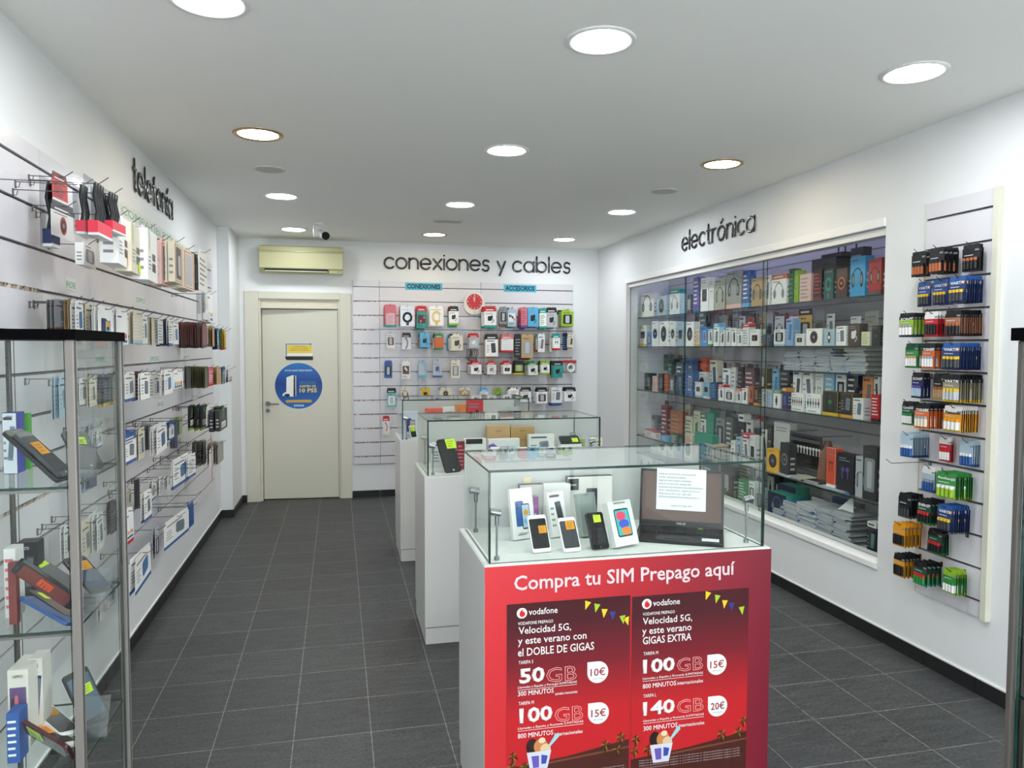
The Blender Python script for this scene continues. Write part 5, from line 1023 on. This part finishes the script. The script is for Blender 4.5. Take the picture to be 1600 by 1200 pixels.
tphone((144, 926), (169, 911), (97, 873), 'dark blue phone with orange note by the post, middle shelf', body='k', screen='26395c:gloss', note='on', npos=(.62, .72), nsz=.55, z=S2)
# lower shelf
tbox(0, 33, 1048, 2.02, .10, S3, 'large white phone box with purple picture, tower lower shelf', main='e2ddd4', ak='photo', ac='6a5080', side='ece8e0', txt='OPPO', tz=.9, tc='k')
tbox(34, 56, 1030, 2.08, .06, S3, 'white box with dark swirl screen behind the noted white phones', main='e4e0da', ak='phone', ac='3a2c68')
tbox(-4, 17, 1116, 1.95, .05, S3, 'blue and white box at the lower left of the tower', main='2c5ca8', ak='lines', ac='ww')
tphone((97, 1150), (116, 1133), (44, 1105), 'white phone with yellow-orange note, upper one on tower lower shelf', body='ww', screen='2c2c30:gloss', note='on', npos=(.55, .74), nsz=.55, z=S3)
tphone((94, 1166), (106, 1152), (30, 1133), 'white and black phone with orange note, below the white phone', body='w', screen='202024:gloss', note='f6941c', npos=(.55, .66), nsz=.7, z=S3)
tphone((114, 1190), (122, 1182), (42, 1147), 'dark red edged phone with pale lime note, tower lower shelf', body='4a1820', screen='5a5a58:gloss', note='c4e070', npos=(.6, .72), nsz=.7, z=S3)
tphone((134, 1139), (172, 1117), (97, 1059), 'large black phone with lime note standing by the tower post', body='k', screen='38444e:gloss', note='lime', npos=(.62, .62), nsz=.42, glow='5a6e80:gloss', z=S3)
# acrylic rests under the leaning phones
for px, py, y, z, wd in ((128, 735, 2.02, S1, 'upper'), (150, 928, 2.03, S2, 'middle'), (148, 1140, 2.04, S3, 'lower')):
    a = at(px, py, 'Y', y); m = MB(); m.raw([(-.03, -.02, 0), (.03, -.02, 0), (.03, -.02, .012), (-.03, -.02, .012), (-.03, -.017, 0), (.03, -.017, 0), (.03, -.017, .012), (-.03, -.017, .012)], [(0, 1, 2, 3), (7, 6, 5, 4), (3, 2, 6, 7)], 'clear')
    m.box(-.03, .03, -.02, .05, 0, .002, 'clear'); m.raw([(-.03, .002, .002), (.03, .002, .002), (.03, .045, .09), (-.03, .045, .09), (-.03, .005, .002), (.03, .005, .002), (.03, .048, .09), (-.03, .048, .09)], [(0, 1, 2, 3), (7, 6, 5, 4), (0, 3, 7, 4), (2, 1, 5, 6)], 'clear')
    o = m.build('acrylic_stand', None, 0, (a.x, y-.01, z)); tag(o, f'clear acrylic phone stand near the post on the tower {wd} shelf', 'stand')
# ------------------------------------------------------------------ glazed showcase in the right wall
# casing round the opening
m = MB(); cw = .045
m.box(XR-.012, XR+.12, WY0, WY1+cw, WZ1, WZ1+.045, 'ww:satin'); m.box(XR-.012, XR+.12, WY1, WY1+cw, WZ0-.02, WZ1, 'w:satin'); m.box(XR-.016, XR+.12, WY0, WY1+cw, WZ0-.03, WZ0, 'ww:satin')
m.box(XR+.004, XR+.03, WY0, WY1, WZ1-.004, WZ1, 'dg')
struct('window_2', m, .0015)
m = MB(); m.box(XR+.015, XR+.10, WY0, WY1, WZ1-.045, WZ1-.005, 'w:satin'); m.box(XR+.015, XR+.10, WY0, WY1, WZ0, WZ0+.022, 'ww:satin'); struct('trim_2', m, .001)
seams = [WY1, at(1068, 600, 'X', XR+.04).y, at(1191, 600, 'X', XR+.04).y, WY0]
for k in range(3):
    m = pane(XR+(.035 if k % 2 == 0 else .055), XR+(.042 if k % 2 == 0 else .062), max(seams[k+1]-.01, WY0+.001), seams[k]+(.01 if k else -.001), WZ0+.023, WZ1-.045)
    o = m.build('sliding_glass_door'); tag(o, f'{["farthest", "middle", "nearest and widest"][k]} sliding glass panel of the right wall showcase', 'glass door')
SX0 = 3.07
SH = {'top shelf': 1.945, 'second shelf': 1.645, 'third shelf': 1.195, 'fourth shelf': .718}
for nme, z in SH.items():
    o = pane(SX0, XBK-.003, WY0-.3, WY1+.04, z-.008, z).build('glass_shelf'); tag(o, f'long glass {nme} inside the right wall showcase', 'shelf')
lz = at(1310, 583, 'X', 3.14).z
o = pane(3.13, XBK-.003, WY0-.3, 4.72, lz-.008, lz).build('glass_shelf'); tag(o, 'short glass shelf under the piles of grey-blue sleeves', 'shelf')
SH['sleeve shelf'] = lz; SH['showcase floor'] = .4005
def sc1(x): return 960+x/3.636
ctr = {}; RECS = []
def good(shelf, x0, x1, yt, spec, words, crop=1, xf=3.10, dep=.06, tilt=0, zb=None, wf=.9, name=None, row=''):
    px0, px1 = sc1(x0), sc1(x1); py = (340 if crop == 1 else 560)+yt/3.636
    a = at(px0, py, 'X', xf); b = at(px1, py, 'X', xf); z0 = zb if zb is not None else SH[shelf]
    w = abs(a.y-b.y)*wf; h = max(.03, min(.42, (a.z+b.z)/2-z0)); yc = (a.y+b.y)/2
    ty = spec.split()[0]; pk = pkg(spec, w, h, dep, False); k = ctr.setdefault((shelf, row), 0); ctr[(shelf, row)] += 1
    if ty == 'card': dp = .003
    o = put(pk, name or ('box' if False else 'boxed_gadget'), (xf+dep/2, yc, z0+.0006), -PI/2+math.radians(random.uniform(-4, 4)), words, 'box', None, math.radians(tilt) if ty == 'card' else 0, 0)
    RECS.append((shelf, row, -yc, o.name, words)); return o
# top shelf: headphones and routers
for it in ((150, 222, 432, 'box w - - head dg', 'white headphone box with green'), (232, 305, 447, 'box pb - - speaker k', 'pale blue box'), (314, 372, 408, 'box w t - head gy', 'white and teal box'), (376, 402, 430, 'box pb - - lines sb', 'pale box'),
           (410, 440, 440, 'box dg - - window gy', 'dark clear box'), (446, 486, 338, 'box pu - b lines w', 'violet blue box'), (490, 536, 342, 'box ww - - cam dg', 'white gadget box'), (538, 566, 346, 'box w - - buds gy', 'narrow white box'), (570, 630, 344, 'box a8ac9c - - head dg', 'grey-green headphone box'),
           (637, 722, 302, 'box 9a9c98 - pch head k', 'grey box with black headphones'), (728, 770, 300, 'box b - sb lines w', 'blue box'), (776, 850, 342, 'box tn - - head dg', 'kraft headphone box'), (860, 886, 330, 'box w - - phone gy', 'slim white box'), (890, 984, 322, 'box ww o - head gy', 'white earphone box with orange label'),
           (992, 1020, 292, 'box dgn - - lines g', 'dark green box'), (1022, 1048, 300, 'box lg - - cable g', 'bright green box'), (1050, 1124, 322, 'box pch - - lines gy', 'pinkish white box'), (1130, 1182, 296, 'box 2a1a1c - dr lines r', 'black box with red lettering'), (1187, 1252, 292, 'box 2a4a4c - - cable t', 'dark box with teal headset'),
           (1258, 1328, 290, 'box 4a3034 - - speaker o', 'dark box with colourful rings'), (1334, 1436, 222, 'box 3a9ad0 - - head k', 'tall sky blue headset box'), (1440, 1528, 232, 'box b02c34 - br head k', 'red headset box')): good('top shelf', *it)
for it in ((1118, 1200, 236, 'box 26272b - - none k', 'black box'), (1206, 1264, 206, 'box ww - - none w', 'glowing white box'), (1340, 1420, 172, 'box 1c1d20 - - lines gy', 'black router box')): good('top shelf', *it, xf=3.24, row='rear of')
# a router with aerials
rt = thing('wifi_router', 'black wireless router with raised aerials on the showcase top shelf', 'router', (3.3, at(sc1(1285), 400, 'X', 3.3).y, 1.946+.29))
m = MB(); m.box(-.07, .07, -.11, .11, 0, .03, '1a1b1e:satin'); m.build('router_body', rt, .003)
for k, yy in enumerate((-.09, .02, .09)): m = MB(); m.tube([(.05, yy, .03), (.05, yy, .17)], .006, '1a1b1e:satin', 8); m.build('aerial', rt)
m = MB(); m.box(3.22, 3.40, rt.location.y-.06, rt.location.y+.07, 1.946, 1.946+.289, '2a2b30'); o = m.build('box', None, .002); o.name = 'router_box'; tag(o, 'black cardboard box carrying the wireless router on the top shelf', 'box')
# second shelf
for it in ((142, 182, 612, 'box w - y cam k', 'white box with yellow foot'), (185, 210, 650, 'box 6a9ad8 - - window nv', 'blue box'), (213, 250, 588, 'box w - - speaker b', 'white box with blue speaker'), (252, 310, 590, 'box ww - - speaker k', 'white box with black speaker'), (314, 350, 590, 'box w - - speaker dg', 'white box with dark speaker'),
           (356, 396, 592, 'box pb - - cam dg', 'pale box with camera'), (402, 456, 592, 'box ww - - speaker k', 'white camera box'), (460, 484, 632, 'box cr - y lines o', 'cream and yellow box'), (487, 528, 622, 'box 3a88cc - - phone w', 'bright blue box'), (531, 558, 632, 'box w - g phone dg', 'white and green box'),
           (562, 597, 600, 'box ww sb - phone dg', 'white box with blue top'), (600, 628, 622, 'box w sb - phone k', 'white phone accessory box'), (632, 660, 628, 'box w - - phone gy', 'plain white slim box'), (664, 694, 632, 'box ww - - phone k', 'white box with black remote'), (697, 726, 650, 'box ww - - phone dg', 'white box with dark remote'),
           (730, 764, 602, 'box w r - lines gy', 'white box with red top'), (768, 828, 634, 'box ww - - cam r', 'wide white box'), (842, 898, 662, 'box dg - - lines gy', 'dark grey box'), (906, 968, 636, 'box w - pb window k', 'white box with black window'), (974, 1018, 574, 'box 8ab0d8 - - phone b', 'tall blue and white pack'),
           (1024, 1082, 660, 'box w - - cam gy', 'low white box'), (1088, 1180, 630, 'box ww - - speaker br', 'white box with brown disc'), (1190, 1250, 634, 'box pb - - watch w', 'pale blue music player box'), (1256, 1324, 616, 'box ww - - phone pu', 'white box with small player'), (1328, 1396, 602, 'box 4a3430 - - plug w', 'dark brown box with white gadget'),
           (1400, 1456, 650, 'box cr - - lines lg', 'cream box'), (1460, 1518, 612, 'box 1c1d20 - - cam gy', 'black camera bag box')): good('second shelf', *it)
for it in ((402, 456, 540, 'card lgy - - blister gy', 'clear hanging pack'), (470, 520, 520, 'card 6a7c78 - - lines w', 'greenish clear pack'), (590, 640, 560, 'card 9a9ca0 - - blister k', 'grey clear pack'), (700, 742, 560, 'card w - - phone gy', 'white card'), (745, 792, 570, 'card r - - lines w', 'red card'),
           (850, 900, 540, 'card lgy - - blister dg', 'clear pack with dark gadget'), (905, 960, 560, 'card w - pu head pu', 'white card with purple ring'), (985, 1040, 560, 'card ww - - head r', 'white card with cable ring'), (1040, 1120, 520, 'card e8b83c k - window k', 'yellow card with black gadget'), (1128, 1190, 512, 'card 8a8c90 - - blister k', 'grey clear pack'),
           (1196, 1250, 548, 'card w - - phone gy', 'white music player card'), (1330, 1400, 560, 'card w - mg head mg', 'white card with red cable'), (1410, 1500, 530, 'card a8a498 - - coil gy', 'crumpled clear bag')):
    good('second shelf', *it, xf=3.28, dep=.02, row='rear of')
# hanging small packs at the upper back
yb0 = WY0
k = 0
for (x, y, c, wd) in ((470, 530, 'card 4a5c58 - - lines gy', 'dark greenish pack'), (530, 528, 'card 5a6064 - - blister k', 'dark clear pack'), (560, 540, 'card 8a7c78 - - lines w', 'brownish pack'), (640, 520, 'card 8a6a5a - - window k', 'brown pack'), (690, 524, 'card lgy - - lines dg', 'pale pack'), (770, 545, 'card 5a5c60 - - blister gy', 'grey pack'), (880, 540, 'card a8aaac - - lines k', 'silver pack'), (930, 545, 'card 9a9c9e - - blister k', 'light grey pack')):
    a = at(sc1(x), 340+y/3.636, 'X', XBK-.08); pk = pkg(c, .09, .15, .01); k += 1
    for q in range(2): put(pk, 'blister_pack', (XBK-.08+.03*q, a.y, min(a.z, 1.93)), -PI/2, f'{wd}, {ORD[k-1]} hanging behind the white boxes, upper back of showcase', 'blister pack', f'{wd} hanging at the upper back of the showcase')
    hook(.12, (XBK, a.y, min(a.z, 1.93)-.002), 'R', f'wire hook for the {ORD[k-1]} pack hanging at the showcase upper back')
for (x, y, zt_, c, wd) in ((150, 800, 1.56, 'card lgy - - blister w', 'clear white pack'), (215, 806, 1.56, 'card gy - - lines w', 'silver pack'), (290, 800, 1.56, 'card dgn - - cam lg', 'green and black pack'), (330, 800, 1.56, 'card 3a5c4c - - lines sb', 'dark green pack'), (372, 800, 1.56, 'card 3c4a60 - - phone sb', 'slate pack'), (620, 0, 1.5, 'card dg - - lines gy', 'dark pack'), (700, 0, 1.5, 'card 6a4a40 - - phone gy', 'brown pack'), (770, 0, 1.5, 'card 5c4c5c - - lines pk', 'mauve pack'), (880, 0, 1.5, 'card 8a8c8c - - blister k', 'grey pack'), (960, 0, 1.5, 'card k - - lines w', 'black pack'),
                       (190, 0, 1.08, 'card lgy - - phone w', 'pale low pack'), (300, 0, 1.08, 'card br - - lines pch', 'reddish low pack'), (420, 0, 1.08, 'card cr - - cable o', 'cream low pack'), (560, 0, 1.08, 'card t - - lines w', 'teal low pack'), (650, 0, 1.08, 'card 5a5c60 - - window k', 'grey low pack'), (760, 0, 1.08, 'card dg ww - phone w', 'dark low pack'), (830, 0, 1.08, 'card w r - buds k', 'white low pack'),
                       (430, 0, 1.89, 'card 7c8c94 - - lines w', 'bluish upper pack'), (610, 0, 1.89, 'card br - - head k', 'brown upper pack'), (725, 0, 1.89, 'card 9a9ca0 - - cable k', 'silver upper pack'), (830, 0, 1.89, 'card tn - - window k', 'tan upper pack'), (985, 0, 1.89, 'card pk - - lines w', 'pink upper pack'), (1060, 0, 1.89, 'card lgy - - blister dg', 'clear upper pack')):
    a = at(sc1(x), 600, 'X', XBK-.07); pk = pkg(c, .10, .17, .01)
    put(pk, 'hanging_pack', (XBK-.07, a.y, zt_), -PI/2, f'{wd} hanging on the slats at the back of the showcase', 'blister pack'); hook(.1, (XBK, a.y, zt_-.012), 'R', f'wire hook of the {wd} at the back of the showcase')
# piles of thin sleeves
def pack_pile(px, crop_y, shelf, n, w, dpt, t, cols, words, xf=3.18, zb=None, name='plastic_sleeve', cat='sleeve'):
    c = at(px, 600, 'X', xf+dpt/2); z = (SH[shelf] if zb is None else zb)+.001
    ms = []
    for c_ in cols:
        m = MB(); m.box(-dpt/2, dpt/2, -w/2, w/2, 0, t, c_); m.box(-dpt/2-.0005, -dpt/2+.02, -w/2+.01, w/2-.01, t*.2, t+.0004, 'lgy'); me = m.mesh(name); ms.append(me)
    for k in range(n):
        o = ob(name, ms[k % len(ms)] if k != n-1 else ms[0], None, (xf+dpt/2+random.uniform(-.006, .006), c.y+random.uniform(-.012, .012), z+k*(t+.0008)), (0, 0, random.uniform(-.12, .12)))
        tag(o, f'{words}, top of pile' if k == n-1 else f'{words}, lower in pile', cat, None if k == n-1 else words)
for k, (x, n, c) in enumerate(((1075, 13, ['3c5470', '8a96a4', '6a7480']), (1165, 14, ['6a7480', 'a8b0b8', '48607c']), (1260, 15, ['3a5474', '788490', 'a4acb4']), (1350, 10, ['2c4c78', '5a6a7c']), (1440, 16, ['a0a49c', '7c8084', 'c0c0b8']))):
    pack_pile(sc1(x), 0, 'sleeve shelf', n, .2, .2, .0095, c, f'thin grey-blue sleeve, {ORD[k]} pile from left, short showcase shelf')
# third shelf
for it in ((170, 210, 884, 'box 1c1d20 - - phone dg', 'black slanted phone stand'), (215, 243, 900, 'box pch - - lines gy', 'pinkish box'), (246, 282, 888, 'box 202124 - - phone gy', 'black upright gadget'), (284, 304, 892, 'box o - k lines k', 'orange box'), (308, 346, 896, 'box 3a4450 - - window gy', 'dark box'),
           (350, 392, 880, 'box 2c3e5c - - phone sb', 'dark blue box'), (398, 450, 868, 'box 3c64a4 - - phone w', 'blue box'), (455, 498, 936, 'box w - pb cam k', 'white box with black camera'), (502, 542, 936, 'box 88b0d0 - w cam dg', 'light blue camera box'), (545, 582, 936, 'box 2c4474 - - lines sb', 'dark blue small box'),
           (590, 620, 948, 'box ww r - phone k', 'white box with black torch'), (624, 682, 976, 'box ww - - window k', 'white box with black window'), (688, 720, 972, 'box w r - phone dg', 'white and red box'), (724, 754, 970, 'box ww - - phone k', 'white box with slim black gadget'), (762, 788, 960, 'box o - nv phone k', 'orange and navy box'), (791, 816, 958, 'box 24252a - on phone on', 'black box with orange edge'),
           (836, 866, 976, 'box lgy - - phone w', 'silver pack'), (870, 894, 980, 'box pb - - lines gy', 'pale slanted pack'), (900, 946, 982, 'box ww g - watch k', 'white box with green top'), (952, 984, 968, 'box 4a3c6a on - phone b', 'purple box with orange note'), (1000, 1080, 998, 'box ww - - watches k', 'white box with coloured watches'),
           (1087, 1174, 1004, 'box ww - - watches nv', 'white box with dark watches'), (1180, 1274, 986, 'box 26231c - y watch g', 'black box with green watch'), (1282, 1358, 1000, 'box 222220 - on phone gy', 'black box with orange foot'), (1352, 1420, 1026, 'box w - - phone 6a80a0', 'white box with blue-grey bag'), (1458, 1508, 1008, 'box c01c24 - k lines w', 'red and black box')): good('third shelf', *it)
for it in ((300, 345, 806, 'box 22343c - - lines t', 'dark teal pack'), (350, 390, 822, 'box 3c5070 - - lines w', 'slate blue pack'), (400, 446, 800, 'box 3a5c98 - - phone w', 'tall blue box'), (466, 526, 802, 'box e0603c - - speaker k', 'orange camera box'), (470, 525, 878, 'box ww - - speaker k', 'white webcam box'), (540, 590, 810, 'box cr - nv phone nv', 'cream and navy box'), (612, 660, 856, 'box ww - - phone dg', 'white tilted box'), (662, 690, 850, 'box w - - lines gy', 'slim white box'), (700, 735, 850, 'box 3a2c2c - - lines gy', 'dark brown pack'), (738, 800, 852, 'box 5a4654 - - lines pch', 'mauve clear pack'), (824, 866, 856, 'box 5a5028 - y window k', 'dark yellow pack'),
           (896, 934, 860, 'box 7ab0cc - - phone b', 'tall light blue pack'), (940, 1000, 850, 'box 1e1f22 - - lines gy', 'black tall pack'), (1014, 1066, 866, 'box ww - - phone k', 'left white slanted card box'), (1070, 1128, 868, 'box ww - - phone dg', 'right white slanted card box'), (1140, 1190, 882, 'box w - - buds gy', 'white earphone box'), (1194, 1252, 878, 'box 84bcdc - - lines w', 'light blue box'), (1258, 1316, 880, 'box ww - - window k', 'white box with black window'), (1322, 1386, 880, 'box 16181c - - lines w', 'black box with white lettering'), (1408, 1470, 902, 'box e88838 - y phone pu', 'orange and yellow box'), (1474, 1510, 890, 'box w - - phone k', 'white box cut by the glass edge')):
    good('third shelf', *it, xf=3.34 if it[0] == 466 else 3.26, dep=.06, row='rear of')
# fourth shelf (second crop)
for it in ((182, 250, 322, 'box 6a6c70 - - window gy', 'grey clear pack'), (266, 300, 268, 'box 8a4448 - - lines w', 'dark red box'), (312, 394, 300, 'box b8683c - - lines tn', 'orange brown pack'), (402, 446, 330, 'box cr - - lines g', 'cream box'), (450, 486, 300, 'box d8d4b8 - - plug g', 'pale yellow box'), (490, 520, 310, 'box ww g - phone gy', 'white and green box'), (522, 566, 310, 'box 4aa088 - - none t', 'plain teal green box'),
           (575, 628, 340, 'box 9a9ca0 - - window k', 'grey clear pack with gadget'), (632, 676, 334, 'box 6a6c6c - - lines w', 'dark grey pack'), (702, 744, 318, 'box 2c2c30 ww - phone w', 'black and white slanted box'), (748, 788, 350, 'box dedad8 - - phone k', 'white box with black phone'), (792, 830, 400, 'box 303236 - - window gy', 'black small box'), (836, 866, 404, 'box w - - phone k', 'white small box'), (870, 898, 380, 'box 2c2d30 - - buds w', 'black earphone box'), (905, 1000, 366, 'box e0dedc - - buds w', 'pale earphone box')): good('fourth shelf', *it, crop=2, xf=3.26, row='rear of')
for it in ((164, 240, 408, 'box ww r - lines o', 'low white and red box'), (262, 312, 440, 'box sb - - lines w', 'low blue box'), (318, 362, 428, 'box 3c5c4c - - lines w', 'low dark green box'), (400, 448, 432, 'box cr - - lines r', 'low cream box'), (452, 562, 430, 'box 3c9a80 - - none t', 'wide teal green box'), (660, 688, 470, 'box ww - - buds r', 'white box with red gadget'), (690, 726, 448, 'box pb - - phone w', 'pale blue box'), (728, 762, 424, 'box w r - phone dg', 'white box with red band'), (766, 806, 440, 'box w - - cam dg', 'white box with dark camera'),
           (866, 934, 516, 'box f0b428 - - speaker k', 'yellow speaker box'), (938, 1000, 480, 'box 232428 - - speaker gy', 'black speaker box'), (1206, 1258, 510, 'box e0502c - ww buds k', 'orange earphone box'), (1262, 1364, 542, 'box 1a1a24 - - buds pu', 'black bag with purple earphones'), (1370, 1430, 560, 'box lgy - - head dg', 'pale box with headset'), (1408, 1500, 500, 'box 24262a - - window gy', 'black box of coiled cable')): good('fourth shelf', *it, crop=2)
k = 0
for q in range(9):
    x = 1010+q*17.5; a = at(sc1(x+10), 560+408/3.636, 'X', 3.2); pk = pkg('card 2c2e33 - ww buds w', .10, .24, .01); a.z = min(a.z, 1.17)
    put(pk, 'blister_pack', (3.2+.0, a.y, 1.16-.13), -PI/2, f'black and white earphone pack, {ORD[q]} from left in the hanging line above fourth shelf', 'blister pack', 'earphone packs hanging in a line above the fourth shelf')
m = MB(); y0_, y1_ = at(sc1(1000), 600, 'X', 3.2).y, at(sc1(1185), 600, 'X', 3.2).y; m.tube([(3.2, y0_, 1.028), (3.2, y1_, 1.028)], .003, 'sil:metal', 8); m.tube([(3.2, y0_, 1.028), (XBK, y0_, 1.028)], .003, 'sil:metal', 8); m.tube([(3.2, y1_, 1.028), (XBK, y1_, 1.028)], .003, 'sil:metal', 8)
o = m.build('hanging_rail'); tag(o, 'chrome rail holding the line of earphone packs in the showcase', 'rail')
m = MB(); pp = at(sc1(1190), 600, 'X', 3.2); m.tube([(0, 0, 0.0), (.01, .01, .1), (.02, .0, .2), (.03, .01, .28)], [.05, .045, .05, .02], '8a5a44', 10); o = m.build('net_bag', None, 0, (3.22, pp.y, .72)); tag(o, 'brown and green mesh bag standing on the fourth shelf', 'bag')
# flat magazines and flat packs on the fourth shelf
for (x, n, cols, wd) in ((585, 7, ['cr', 'w', 'tn'], 'cream flat box'), (640, 4, ['w', 'lgy'], 'white flat pack'), (1010, 2, ['w', 'pk'], 'white and pink flat pack'), (1090, 3, ['cr', 'k', 'tn'], 'yellowish flat pack'), (1180, 3, ['3a3c40', 'w'], 'dark flat pack'), (1260, 2, ['w', 'a04858'], 'white and red flat pack'), (1340, 2, ['5a8cc0', 'w'], 'blue and white flat pack')):
    pack_pile(sc1(x), 0, 'fourth shelf', n, .17, .13, .012 if x < 700 else .006, cols, f'{wd} on the front of fourth showcase shelf', 3.085 if x > 700 else 3.1, None, 'flat_pack', 'flat pack')
# showcase floor
for it in ((868, 984, 768, 'box 3c9a84 - - panel 16243c', 'left black headset box with teal side'), (925, 1040, 722, 'box 3c9a84 - - panel 2a2c50', 'right dark headset box with teal side')):
    o = good('showcase floor', *it, crop=2, dep=.11, xf=3.10 if it[0] == 868 else 3.235)
for it in ((1434, 1492, 930, 'box 1c2024 w - phone t', 'black and white phone box at the near end'), (600, 690, 740, 'box ol - lg lines g', 'olive and green box'), (700, 760, 690, 'box 3a8a5c - lg lines w', 'green box'), (762, 800, 700, 'box w - - window dg', 'white box'), (806, 842, 740, 'box lgy - - window k', 'grey box'), (600, 680, 610, 'box 2c2a28 - - window dr', 'dark tall box'), (340, 400, 600, 'box w - - phone gy', 'white box'), (420, 480, 620, 'box cr - - lines r', 'cream box'), (500, 560, 600, 'box 4a5c6c - - lines w', 'slate box'), (200, 270, 560, 'box w - - cam k', 'white camera box')): good('showcase floor', *it, crop=2, row='front of')
for it in ((700, 790, 600, 'box 4a4c3c - g lines lg', 'dark green tall box'), (800, 850, 610, 'box w - - speaker k', 'white tall box'), (870, 905, 640, 'box w k - watch k', 'black and white watch box'), (910, 940, 640, 'box 2c2d30 - - watch w', 'dark watch box'), (960, 1010, 680, 'box 28304c - - watch w', 'dark blue box'), (1235, 1300, 790, 'box 3c5a84 - - window k', 'blue clear pack'), (1330, 1400, 820, 'box 6a6c70 - - lines w', 'grey pack')): good('showcase floor', *it, crop=2, xf=3.375, dep=.04, row='rear of')
for (x, n, cols, wd, w_) in ((1020, 6, ['3a6cb0', 'w', 'cr'], 'blue and white flat bag', .16), (1090, 13, ['3a6cb0', 'cr', 'dedcd4'], 'cream flat bag with blue header', .2), (1180, 15, ['ww', 'cr', '3a70b8'], 'white flat bag', .2), (1290, 16, ['lgy', '3c6ca8', '9a9ca0'], 'grey clear flat bag', .2), (1380, 17, ['8a8c90', '5c5e64', 'lgy'], 'dark grey flat bag', .18)):
    pack_pile(sc1(x), 0, 'showcase floor', n, w_, .2, .0105, cols, f'{wd} on the showcase floor', 3.09, None, 'flat_bag', 'bag')
for (x, y, z_) in ((1110, 870, .62), (1400, 900, .66), (1210, 900, .60)):
    a = at(sc1(x), 560+y/3.636, 'X', 3.27); m = MB(); m.prism(rr(.16, .16, .01, 0, 0), -.002, .002, 'ww'); arc_ribbon(m, 0, .08, .05, .062, .3, 5.6, -.004, 'a02848', 18); arc_ribbon(m, .01, .085, .034, .046, 2, 8, -.005, 'a02848', 18)
    o = m.build('bagged_cable', None, 0, (3.31, a.y, .402), (-.2, 0, -PI/2)); tag(o, f'clear bag with dark red cable ring, {["behind the cream bags", "above the dark grey bags", "behind the white bags"][[1110, 1400, 1210].index(x)]}, showcase floor', 'bag')
m = MB(); m.flat([(-.08, 0), (.08, 0), (.0, .12)], 0, 'ww'); m.flat([(-.08, 0), (.08, 0), (.0, .12)][::-1], .002, 'w'); a = at(sc1(1310), 800, 'X', 3.15); o = m.build('paper_sheet', None, 0, (3.15, a.y, .58), (-.5, 0, -PI/2)); tag(o, 'white triangular folded sheet on top of the flat bags, showcase floor', 'paper')
rk = {}
for sh_, row_, yy, nm, wd in sorted(RECS, key=lambda t: (t[0], t[1], t[2])):
    k = rk[(sh_, row_)] = rk.get((sh_, row_), -1)+1
    bpy.data.objects[nm]['label'] = f'{wd}, {ORD[k]} from left, {row_.replace(" of", "")+" of " if row_ else ""}{sh_}'+('' if 'showcase' in sh_ else ', showcase')
# strip light inside the showcase top (cool violet glow)
MATS['strip'] = emit('violet_strip_lamp', (.62, .6, 1, 1), 5.0)
st_ = thing('strip_light', 'cool violet strip light along the top inside the showcase', 'strip light', (3.2, 5.4, 2.5))
m = MB(); m.box(-.02, .02, -1.8, 1.8, -.012, .019, 'w'); m.build('housing', st_); m = MB(); m.box(-.015, .015, -1.75, 1.75, -.02, -.012, 'strip'); m.build('tube', st_)

# ------------------------------------------------------------------ light and look
w = bpy.data.worlds.new('daylight'); SC.world = w; w.use_nodes = True
bg = w.node_tree.nodes['Background']; bg.inputs[0].default_value = (.95, .97, 1, 1); bg.inputs[1].default_value = 2.6
SC.cycles.transparent_max_bounces = 40; SC.cycles.max_bounces = 10; SC.cycles.diffuse_bounces = 6; SC.cycles.sample_clamp_indirect = 6
SC.view_settings.view_transform = 'Standard'; SC.view_settings.look = 'None'; SC.view_settings.gamma = 1; SC.view_settings.use_curve_mapping = False
SC.view_settings.exposure = 1.05
